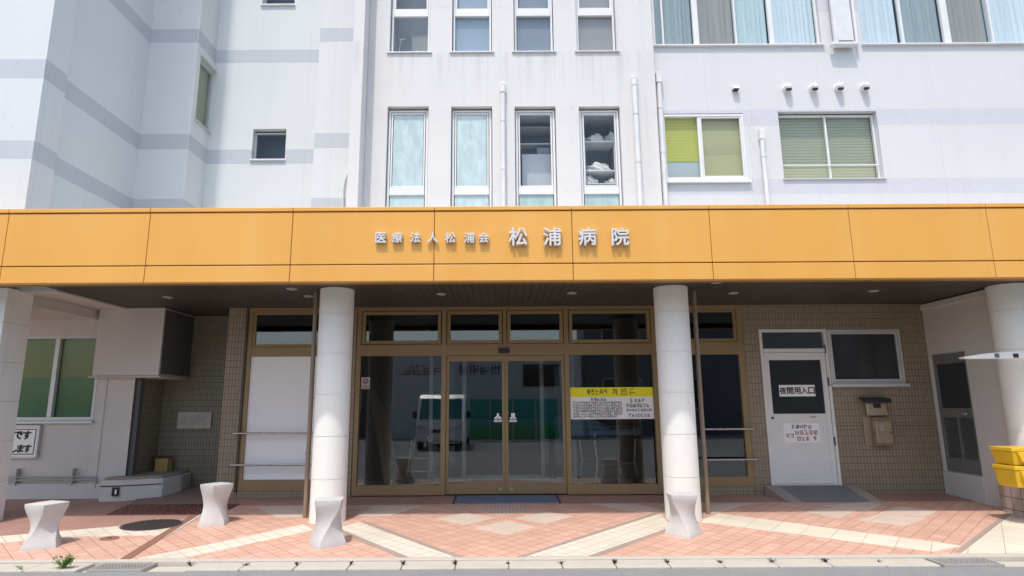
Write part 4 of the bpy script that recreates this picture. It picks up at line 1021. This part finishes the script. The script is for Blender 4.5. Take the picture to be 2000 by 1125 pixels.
# stickers on the glass
def sticker(px0, py0, px1, py1, label, kind, Y):
    x0, x1, z0, z1 = rect(px0, py0, px1, py1, Y); w_, h_ = x1-x0, z1-z0
    t = thing('sticker', label, 'sticker', ((x0+x1)/2, Y, z0))
    if kind == 'paper':
        MB().box(x0, x1, Y, Y+.003, z0, z1).build('sheet', plain('pink_paper', (.55, .45, .42), .6), t)
        b = MB(); n = 16; cx, cz = (x0+x1)/2, z0+h_*.68; r0, r1 = .2*w_, .33*w_
        for k in range(n):
            a0, a1 = 2*math.pi*k/n, 2*math.pi*(k+1)/n
            b.quad(*[(cx+r*math.cos(a), Y-.001, cz+r*math.sin(a)) for r, a in ((r0, a0), (r0, a1), (r1, a1), (r1, a0))])
        b.quad((cx-.1*w_, Y-.001, cz-.1*w_), (cx+.12*w_, Y-.001, cz-.1*w_), (cx+.12*w_, Y-.001, cz+.08*w_), (cx-.1*w_, Y-.001, cz+.08*w_))
        line(b, x0+.12*w_, x1-.1*w_, z0+.27*h_, h_*.17, Y-.0002, rng); line(b, x0+.12*w_, x1-.1*w_, z0+.11*h_, h_*.12, Y-.0002, rng); b.build('mark', plain('brown_ink', (.12, .05, .035), .6), t)
    else:
        cx = (x0+x1)/2; b = MB()
        b.box(x0, x1, Y, Y+.003, z0, z0+h_*.24)
        if kind == 'triangle': b.prism([(x0, Y, z0+h_*.34), (x1, Y, z0+h_*.34), (x1-.12*w_, Y, z0+h_*.55), (cx+.16*w_, Y, z0+h_*.7), (cx+.12*w_, Y, z1), (cx-.12*w_, Y, z1), (cx-.16*w_, Y, z0+h_*.7), (x0+.12*w_, Y, z0+h_*.55)], (0, .003, 0))
        else:
            b.prism([(x0+.05*w_, Y, z0+h_*.34), (x1-.05*w_, Y, z0+h_*.34), (x1-.1*w_, Y, z0+h_*.5), (cx+.25*w_, Y, z0+h_*.58), (cx+.28*w_, Y, z1), (cx-.28*w_, Y, z1), (cx-.25*w_, Y, z0+h_*.58), (x0+.1*w_, Y, z0+h_*.5)], (0, .003, 0))
        b.build('mark', M['paper'], t)
        c_ = MB(); c_.box(cx-.15*w_, cx+.15*w_, Y-.0015, Y-.0005, z0+h_*.42, z0+h_*.50); c_.box(x0+.15*w_, x1-.15*w_, Y-.0015, Y-.0005, z0+h_*.08, z0+h_*.14); c_.build('print', M['ink'], t)
sticker(706, 737, 722, 760, 'small pinkish notice with a round mark on the left entrance pane', 'paper', YG+.034)
sticker(965, 807, 980, 824, 'white sticker of pointed outline on the left door leaf', 'triangle', YG+.044)
sticker(995, 807, 1009, 824, 'white sticker of rounded outline on the right door leaf', 'round', YG+.044)
# plaque and ochre box on the tiled recess
x0, x1, z0, z1 = rect(348, 805, 411, 837, 10.46)
t = thing('wall_plaque', 'worn stone plaque on the dark tiled wall of the recess', 'plaque', ((x0+x1)/2, 10.48, z0))
MB().box(x0, x1, 10.46, 10.499, z0, z1).build('slab', M['plaque'], t, .004)
b = MB(); 
for i in range(9): glyphs(b, x0+.08+i*(x1-x0-.16)/8, (z0+z1)/2, .03, .14, 10.4595, rng, 3)
b.build('engraving', plain('worn_engraving', (.48, .42, .36), .7), t)
x0, x1, z0, z1 = rect(306, 895, 328, 922, 10.3)
t = thing('outlet_box', 'ochre metal box on a short stand before the tiled recess', 'box', ((x0+x1)/2, 10.3, z0-.12))
MB().box(x0, x1, 10.26, 10.42, z0, z1).build('casing', M['ochre'], t, .006); MB().box(x0-.006, x1+.006, 10.25, 10.43, z1+.001, z1+.02).build('lid', M['bronze_dk'], t, .004)
for dx in (.05, .11): MB().tube([(x0+dx, 10.34, z0-.20), (x0+dx, 10.34, z0+.01)], .014, 10).build('leg', M['bronze_dk'], t)
# low curb block at the foot of the recess
fp = [gd(195, 980), gd(225, 979), gd(307, 960), gd(338, 951), (-5.5, 10.49), (-5.695, 10.49), (-5.88, 9.66), (gd(195, 980)[0], 9.60)]
zl = at(200, 937, 9.39)[1]
fp = [(-5.88, 9.36), (-5.56, 9.40), (-5.10, 9.62), (-5.02, 10.02), (-5.1, 10.49), (-5.695, 10.49), (-5.88, 9.656)]
t = thing('curb_block', 'low white concrete curb block with a black label before the recess', 'curb block', (-5.5, 9.7, .1))
MB().prism([(x, y, .0) for x, y in fp], (0, 0, .445)).build('block', M['curb_white'], t, .015)
fp2 = [(-5.87, 9.42), (-5.56, 9.46), (-5.15, 9.67), (-5.07, 10.02), (-5.14, 10.48), (-5.69, 10.48), (-5.86, 9.65)]
MB().prism([(x, y, .446) for x, y in fp2], (0, 0, .03)).build('top_slab', M['ramp'], t, .01)
MB().prism([(-5.875, 9.352, .37), (-5.57, 9.39, .37), (-5.11, 9.612, .37), (-5.11, 9.606, .362), (-5.57, 9.384, .362), (-5.875, 9.346, .362)], (0, 0, -.006)).build('groove', M['bronze_dk'], t)
xq, zq_ = at(226, 960, 9.36); 
lb_ = MB().box(xq-.045, xq+.045, 9.34, 9.372, zq_-.06, zq_+.055).build('label_plate', M['black'], t)
MB().box(xq-.0, xq+.025, 9.337, 9.3395, zq_-.035, zq_+.03).build('label_print', M['paper'], t)
# ramped floor of the recess with mosaic front edge
rampm = M['ramp_brown'] = concrete('recess_floor', (.27, .19, .15), 50, .25)
t = thing('recess_ramp', 'brown ramp with red mosaic leading edge into the tiled recess', 'ramp', (-4.8, 9.4, .1))
m0, m1 = 8.50, 9.12
b = MB(); e0 = gz(m0)+.006; e1 = gz(m1)+.012
mx0, mx1 = -5.22, -3.72
b.add([(mx0, m0, e0), (mx1, m0, e0), (mx1, m1, e1), (-5.30, m1, e1), (mx0, m0, 0), (mx1, m0, 0), (mx1, m1, 0), (-5.30, m1, 0)], [(0, 1, 2, 3), (4, 5, 6, 7), (0, 1, 5, 4), (1, 2, 6, 5), (2, 3, 7, 6), (3, 0, 4, 7)])
b.build('mosaic_edge', M['mosaic'], t)
b = MB(); e2 = .235
b.add([(-5.30, m1, e1), (-4.30, m1, e1), (-4.30, 10.49, e2), (-5.6, 10.49, e2), (-5.30, m1, 0), (-4.30, m1, 0), (-4.30, 10.49, 0), (-5.6, 10.49, 0)], [(0, 1, 2, 3), (4, 5, 6, 7), (0, 1, 5, 4), (1, 2, 6, 5), (2, 3, 7, 6), (3, 0, 4, 7)])
b.build('ramp_surface', rampm, t)
# pipes along the left wall
zp = [at(100, p, 9.56)[1] for p in (932, 938)]
xe = at(183, 935, 9.56)[0]
t = thing('pipe_run', 'pair of grey pipes running low along the white wall at the left', 'pipes', (-6.6, 9.58, zp[0]-.2))
for z in zp: MB().tube([(-9, 9.59, z), (xe-.03, 9.59, z), (xe, 9.59, z-.005), (xe+.01, 9.60, z-.05), (xe+.01, 9.60, z-.12)], .011, 10).build('pipe', M['pipe_grey'], t)
for px in (140, 30): 
    xq = at(px, 935, 9.58)[0]; MB().box(xq-.007, xq+.007, 9.578, 9.658, zp[1]-.08, zp[0]+.12).build('bracket', M['pipe_grey'], t)
MB().box(-12, XWL-.1, 9.60, 9.655, -.1, at(100, 945, 9.6)[1]).build('wall_plinth', M['ground_wall'], B, .006)
MB().box(at(192, 800, 9.66)[0], at(204, 800, 9.66)[0], 9.645, 9.659, .2, 1.94).build('wall_strip', M['ground_wall'], B, .003)
# green window in the left wall
x0, x1, z0, z1 = Gwin; y = 9.66+.03; xm = at(104, 740, 9.66)[0]
f = MB().frame(x0, x1, z0, z1, y-.035, y+.045, .035, .055); f.box(xm-.035, xm+.035, y-.03, y+.04, z0+.055, z1-.035)
w = f.build('green_window', M['alu'], B, .003)
pane(x0+.03, x1-.03, z0+.05, z1-.03, y+.02, w)
MB().box(x0-.03, x1+.03, 9.60, y-.037, z0-.04, z0-.003).build('sill', M['alu'], w, .004)
zsp = at(140, 736, 9.66)[1]
MB().box(x0, x1, y+.06, y+.066, zsp, z1).build('blind', plain('blind_moss', (.18, .225, .035), .7, .3, 1.2), w)
MB().box(x0, x1, y+.06, y+.066, z0, zsp-.003).build('blind', plain('blind_green', (.05, .18, .06), .7, .3, 1.2), w)
# awning, planter and yellow boxes at the right edge
Ya = 7.6
x0, zt = at(1882, 697, Ya); x1 = x0+1.6
t = thing('awning', 'thin white awning with two dark marks jutting in above the yellow boxes', 'awning', (x0+.7, Ya, zt-.02))
pr = [(x0, Ya, zt+.0), (x0+.02, Ya, zt-.022), (x1, Ya, zt-.028), (x1, Ya, zt+.075), (x0+.55, Ya, zt+.06), (x0+.3, Ya, zt+.042)]
MB().prism(pr, (0, .10, 0)).build('roof', M['door_white'], t, .006)
M['grey_mark'] = plain('grey_vent_mark', (.12, .12, .11), .5)
for px, wd, mt in ((1947, .055, M['grey_mark']), (1984, .065, M['black'])):
    xq, zq_ = at(px, 695, Ya); MB().box(xq-wd/2, xq+wd/2, Ya-.004, Ya+.002, zq_-.022, zq_+.028).build('mark', mt, t)
MB().tube([(x0+1.2, Ya+.05, zt-.03), (x0+1.2, Ya+.05, gz(Ya+.4))], .03, 14).build('post', M['pipe'], t)
t = thing('tiled_planter', 'low round cornered planter faced with pale pinkish tiles at the right edge', 'planter', (7.2, 8.0, gz(8)))
M['planter'] = tile_wall('planter_tile', ((.58, .46, .40), (.50, .40, .35)), .15, .15, (.10, .08, .07), .006)
zt = at(1970, 955, 7.6)[1]
def rrect(x0, x1, y0, y1, r, n=10):
    p = []
    for cx, cy, a0 in ((x0+r, y0+r, math.pi), (x1-r, y0+r, 1.5*math.pi), (x1-r, y1-r, 0), (x0+r, y1-r, .5*math.pi)):
        for k in range(n+1): a = a0+.5*math.pi*k/n; p.append((cx+r*math.cos(a), cy+r*math.sin(a)))
    return p
pl_ = rrect(6.50, 8.3, 7.56, 8.62, .34)
MB().prism([(x, y, .0) for x, y in pl_], (0, 0, zt)).build('wall', M['planter'], t, .012)
MB().prism([(x, y, zt+.001) for x, y in rrect(6.54, 8.26, 7.60, 8.58, .30)], (0, 0, .012)).build('soil', M['rust'], t)
# two stacked yellow containers
Yy = 7.53; x0 = at(1975, 870, Yy)[0]; z1 = at(1985, 874, Yy)[1]; z0 = zt+.014; zm = (z0+z1)/2+.02
def crate(z0, z1, label):
    t = thing('yellow_container', label, 'container', (x0+.5, Yy+.3, z0), 'yellow plastic containers on the planter')
    a_ = .035
    b = MB(); X0, X1, Y0, Y1 = x0, x0+.95, Yy, Yy+.33
    b.add([(X0+a_, Y0+a_, z0), (X1-a_, Y0+a_, z0), (X1-a_, Y1, z0), (X0+a_, Y1, z0), (X0, Y0, z1-.05), (X1, Y0, z1-.05), (X1, Y1, z1-.05), (X0, Y1, z1-.05)], [(0, 1, 2, 3), (4, 5, 6, 7), (0, 1, 5, 4), (1, 2, 6, 5), (2, 3, 7, 6), (3, 0, 4, 7)])
    b.build('body', M['yellow'], t, .012)
    MB().box(X0-.008, X1+.008, Y0-.008, Y1+.008, z1-.049, z1-.002).build('rim', M['yellow'], t, .008)
    MB().prism([(X0+.05, Y0-.02, z1-.051), (X0+.09, Y0-.03, z0+.04), (X1-.1, Y0-.03, z0+.04), (X1-.1, Y0-.02, z1-.051)], (0, .05, 0)).build('front_panel', M['yellow'], t, .006)
    for k in range(2): MB().tube([(X0+.15+k*.11, Y0-.036, (z0+z1)/2-.01), (X0+.15+k*.11, Y0-.02, (z0+z1)/2-.01)], .012, 12).build('bolt', M['bronze_dk'], t)
crate(z0, zm, 'lower yellow plastic container resting on the tiled planter')
crate(zm+.004, z1, 'upper yellow plastic container stacked on top of another')

# ------------------------------------------------------------------ twisted bollards
def bollard_mesh(b, w0, w1, h, turn, phase):
    n = 28; side = 7; rings = []
    for i in range(n+1):
        f = i/n; s_ = min(1, max(0, (f-.12)/.76)); tw = phase+turn*(s_*s_*(3-2*s_))
        q = abs(2*f-1.0); wd = (w0*(1-f)+w1*f)*(.72+.28*(1-math.sin(math.pi*min(1, max(0, (f-.06)/.90)))**1.5))
        rnd = .20+.36*(1-q)
        ring = []
        for k in range(4*side):
            e_ = k//side; u = (k % side)/side
            c0 = (math.cos(math.pi/4+e_*math.pi/2), math.sin(math.pi/4+e_*math.pi/2)); c1 = (math.cos(math.pi/4+(e_+1)*math.pi/2), math.sin(math.pi/4+(e_+1)*math.pi/2))
            x, y = c0[0]+(c1[0]-c0[0])*u, c0[1]+(c1[1]-c0[1])*u
            r = math.hypot(x, y); x, y = x/r*(r*(1-rnd)+.8*rnd), y/r*(r*(1-rnd)+.8*rnd)
            x, y = x*wd/1.414, y*wd/1.414
            ring.append((x*math.cos(tw)-y*math.sin(tw), x*math.sin(tw)+y*math.cos(tw), f*h))
        rings.append(ring)
    m = 4*side
    b.add([v for r in rings for v in r], [(i*m+k, i*m+(k+1) % m, (i+1)*m+(k+1) % m, (i+1)*m+k) for i in range(n) for k in range(m)], True)
    b.add(rings[-1], [tuple(range(m))]); b.add(rings[0], [tuple(range(m))])
def bollard(px, py, ptop, wpx, label, phase, turn):
    x, y = gd(px, py); y += .15
    x = at(px, py-45, y)[0]
    h = at(px, ptop, y)[1]-gz(y)
    sc_ = (at(px+wpx, py, y)[0]-at(px, py, y)[0])
    b = MB(); bollard_mesh(b, sc_*.95, sc_*.85, h+.03, turn, phase)
    b.v = [(v[0]+x, v[1]+y, v[2]+gz(y)-.03) for v in b.v]
    o = b.build('stone_bollard', M['bollard'], None, .006); tag(o, label, 'bollard', 'twisted stone bollards along the kerb')
bollard(87, 1074, 982, 64, 'twisted pale stone bollard in front of the square pier', R(24), R(48))
bollard(421, 1028, 945, 54, 'twisted pale stone bollard near the manhole, farthest back', R(12), R(-45))
bollard(641, 1070, 974, 62, 'twisted pale stone bollard in front of the left round column', R(38), R(62))
bollard(1333, 1049, 964, 60, 'twisted pale stone bollard in front of the right round column', R(46), R(-50))

# ------------------------------------------------------------------ things inside the lobby
# stretcher trolley behind the right pane
t = thing('stretcher_trolley', 'hospital stretcher trolley with blue mattress behind the right entrance pane', 'stretcher', (1.75, 10.6, zf))
M['blue_vinyl'] = plain('blue_vinyl', (.26, .40, .55), .4, .2, 5)
a = Matrix.Rotation(R(25), 3, 'Z'); cen = Vector((1.75, 10.45, 0))
def tp(x, y, z): v = a @ Vector((x, y, 0))*1.0; return (cen.x+v.x, cen.y+v.y, zf+z)
def tbox(b, x0, x1, y0, y1, z0, z1):
    b.add([tp(x, y, z) for x in (x0, x1) for y in (y0, y1) for z in (z0, z1)], [(0, 1, 3, 2), (4, 6, 7, 5), (0, 4, 5, 1), (2, 3, 7, 6), (0, 2, 6, 4), (1, 5, 7, 3)])
b = MB(); tbox(b, -.52, .5, -.26, .26, .80, .90); b.build('mattress', M['blue_vinyl'], t, .03)
b = MB(); b.add([tp(*p) for p in ((-.52, -.26, .903), (-.12, -.26, .903), (-.12, .26, .903), (-.52, .26, .903), (-.56, -.26, 1.12), (-.12, -.26, .95), (-.12, .26, .95), (-.56, .26, 1.12))], [(0, 1, 2, 3), (4, 5, 6, 7), (0, 1, 5, 4), (1, 2, 6, 5), (2, 3, 7, 6), (3, 0, 4, 7)]); b.build('backrest', M['blue_vinyl'], t, .02)
b = MB(); tbox(b, -.54, .52, -.28, .28, .74, .79); b.build('deck', M['black'], t, .005)
for sx in (-.4, .4):
    for sy in (-.22, .22):
        b = MB().tube([tp(sx, sy, .74), tp(sx*.9, sy, .4), tp(sx, sy, .12)], .018, 10); b.build('leg', M['steel'], t)
        b = MB().tube([tp(sx, sy-.015, .07), tp(sx, sy+.015, .07)], .07, 18); b.build('wheel', M['black'], t)
b = MB().tube([tp(-.4, -.22, .35), tp(.4, -.22, .35)], .014, 8); b.tube([tp(-.4, .22, .35), tp(.4, .22, .35)], .014, 8); b.build('brace', M['steel'], t)
b = MB().tube([tp(-.45, -.3, .79), tp(-.42, -.31, .95), tp(.3, -.31, .95), tp(.33, -.3, .79)], .012, 10); b.build('side_rail', M['steel'], t)
# planks leaning inside at the left
for i, (xb_, xt_, wd) in enumerate(((-1.83, -2.18, .10), (-1.72, -2.12, .08), (-1.62, -2.05, .06))):
    y = 10.05+.09*i; o = MB().prism([(xb_, y, zf), (xb_+wd, y, zf), (xt_+wd, y+.2, 1.75-.1*i), (xt_, y+.2, 1.75-.1*i)], (0, .025, 0)).build('plank', plain('plank_wood', (.15, .095, .04), .6, .3, 9))
    tag(o, ('wide', 'middle', 'narrow')[i]+' wooden plank leaning inside the left entrance pane', 'plank', 'planks leaning inside the entrance')
# folding walker
t = thing('walking_frame', 'folding metal walking frame standing behind the left entrance pane', 'walking frame', (-1.35, 10.4, zf))
for y in (10.3, 10.62):
    b = MB().tube([(-1.55, y, zf+.02), (-1.46, y, zf+.75), (-1.40, y, zf+.83), (-1.2, y, zf+.80), (-1.10, y, zf+.02)], .014, 10); b.build('side_frame', M['steel'], t)
    MB().tube([(-1.43, y, zf+.825), (-1.22, y, zf+.81)], .022, 10).build('grip', M['black'], t)
b = MB()
for z in (.25, .45): b.tube([(-1.52+.1*z, 10.3, zf+z), (-1.52+.1*z, 10.62, zf+z)], .011, 8); b.tube([(-1.52+.1*z, 10.3, zf+z), (-1.13, 10.3, zf+z)], .011, 8)
b.build('cross_bars', M['steel'], t)

# ------------------------------------------------------------------ across the street, seen mirrored in the glass
t = thing('delivery_van', 'white van with teal window glass parked across the street, mirrored in the left pane', 'van', (-2.15, -5, -.06))
M['van'] = plain('van_white', (.75, .75, .73), .25, .05, 2); M['teal_glass'] = plain('teal_glass', (.02, .16, .14), .08, .2, 2)
xv, yv, zv = -2.15, -2.6, -.06; hw = .84
prof = [(0, .30), (.02, .80), (-.10, 1.05), (-.62, 1.80), (-.80, 1.93), (-4.2, 1.95), (-4.35, 1.80), (-4.4, .30)]
MB().prism([(xv-hw, yv+p[0], zv+p[1]) for p in prof], (2*hw, 0, 0)).build('body', M['van'], t, .05)
MB().prism([(xv-hw+.10, yv-.10, zv+1.08), (xv-hw+.13, yv-.575, zv+1.76), (xv+hw-.13, yv-.575, zv+1.76), (xv+hw-.10, yv-.10, zv+1.08)], (0, .02, .014)).build('windscreen', M['teal_glass'], t)
for s_ in (-1, 1):
    MB().box(xv+s_*(hw-.01), xv+s_*(hw+.004), yv-1.5, yv-.62, zv+1.1, zv+1.7).build('side_window', M['teal_glass'], t)
    MB().box(xv+s_*(hw-.3), xv+s_*(hw-.06), yv, yv+.035, zv+.72, zv+.90).build('headlight', M['alu'], t, .02)
    MB().box(xv+s_*(hw+.02), xv+s_*(hw+.2), yv-.62, yv-.54, zv+1.1, zv+1.35).build('wing_mirror', M['black'], t, .02)
    for yy in (-.75, -3.5):
        wl = MB().tube([(xv+s_*(hw-.17), yv+yy, zv+.31), (xv+s_*(hw+.01), yv+yy, zv+.31)], .31, 26).build('wheel', M['black'], t)
        MB().tube([(xv+s_*(hw+.011), yv+yy, zv+.31), (xv+s_*(hw+.02), yv+yy, zv+.31)], .18, 20).build('rim', M['alu'], wl)
MB().box(xv-hw, xv+hw, yv+.001, yv+.09, zv+.32, zv+.55).build('bumper', M['van'], t, .03)
MB().box(xv-.35, xv+.35, yv+.005, yv+.03, zv+.62, zv+.72).build('grille', M['black'], t, .01)
t = thing('green_fence', 'green panel fence across the street, mirrored in the doors', 'fence', (0, -8.2, -.06))
gm = plain('green_panel', (.06, .40, .33), .5, .2, 2); gm2 = plain('bright_green_panel', (.02, .36, .10), .5, .2, 2)
for i in range(5):
    x = -2.5+i*1.0; MB().box(x+.03, x+.97, -8.22, -8.18, .62, 1.75).build('panel', gm, t); MB().box(x+.03, x+.97, -8.23, -8.17, .02, .615).build('lower_panel', gm2, t); MB().box(x-.03, x+.03, -8.24, -8.16, -.06, 1.85).build('post', M['alu'], t)
def across(x0, x1, y, h, mat, roofm, label, wins):
    t = thing('street_building', label, 'building', ((x0+x1)/2, y, -.06), 'buildings across the street')
    MB().box(x0, x1, y-3, y, -.06, h).build('wall', mat, t)
    MB().box(x0-.2, x1+.2, y-3.2, y+.2, h+.003, h+.18).build('roof', roofm, t, .02)
    for (a, b, c, d) in wins:
        w = MB().frame(a, b, c, d, y+.003, y+.06, .06).build('window', M['alu'], t)
        MB().box(a+.06, b-.06, y+.005, y+.02, c+.06, d-.06).build('pane', M['dark_pane'], w)
    return t
bl = across(-5.4, 3.9, -11, 4.4, M['bay'], M['room'], 'low white building across the street, mirrored in the entrance doors', [(1.0, 2.9, 2.3, 3.5)])
rq = random.Random(5)
for (xa_, n_, mt) in ((-4.9, 4, M['ink_red']), (-2.1, 4, plain('blue_ink', (.02, .03, .16), .6))):
    b = MB()
    for i in range(n_): glyphs(b, xa_+.25+i*.52, 3.2, .40, .46, -10.97, rq, 7)
    b.v = [(v[0], -21.97-v[1]+.03, v[2]) for v in b.v]; b.build('wall_lettering', mt, bl)
across(-17, -5.8, -12, 4.1, plain('brown_render', (.16, .13, .11), .8), M['room'], 'low brown building across the street, mirrored in the left side window', [(-9, -7, 1.2, 2.6)])
across(4.3, 19, -12.5, 7.5, plain('grey_render', (.17, .17, .175), .8), M['room'], 'tall grey building across the street, mirrored in the right panes', [(5.2, 7.2, 1.2, 2.8), (8.2, 10.2, 1.2, 2.8), (5.2, 7.2, 4.3, 5.9), (8.2, 10.2, 4.3, 5.9)])
t = thing('utility_pole', 'grey concrete utility pole across the street, mirrored in the left side window', 'pole', (-7.0, -6.6, -.06))
MB().tube([(-7.0, -6.6, -.06), (-7.0, -6.6, 9.5)], [.16, .11], 18).build('shaft', M['kerb'], t)
for z in (7.6, 8.4): MB().box(-7.9, -6.1, -6.66, -6.54, z, z+.08).build('cross_arm', M['steel'], t)
for i, (dx, z) in enumerate(((-.8, 8.5), (.0, 8.52), (.8, 8.5), (-.7, 7.7), (.7, 7.7), (0, 6.4), (0.1, 5.6), (.05, 5.0))):
    pts = []
    for k in range(25):
        f = k/24; x = -22+f*44; pts.append((x, -6.6+dx*.5+.02*k*(i % 3-1), z-.5*(1-abs(((f*2) % 1)*2-1)**2)*.8))
    tag(MB().tube(pts, .02, 6).build('power_line', M['black']), 'black overhead wire across the street, mirrored in the left side window', 'wire', 'overhead wires across the street')
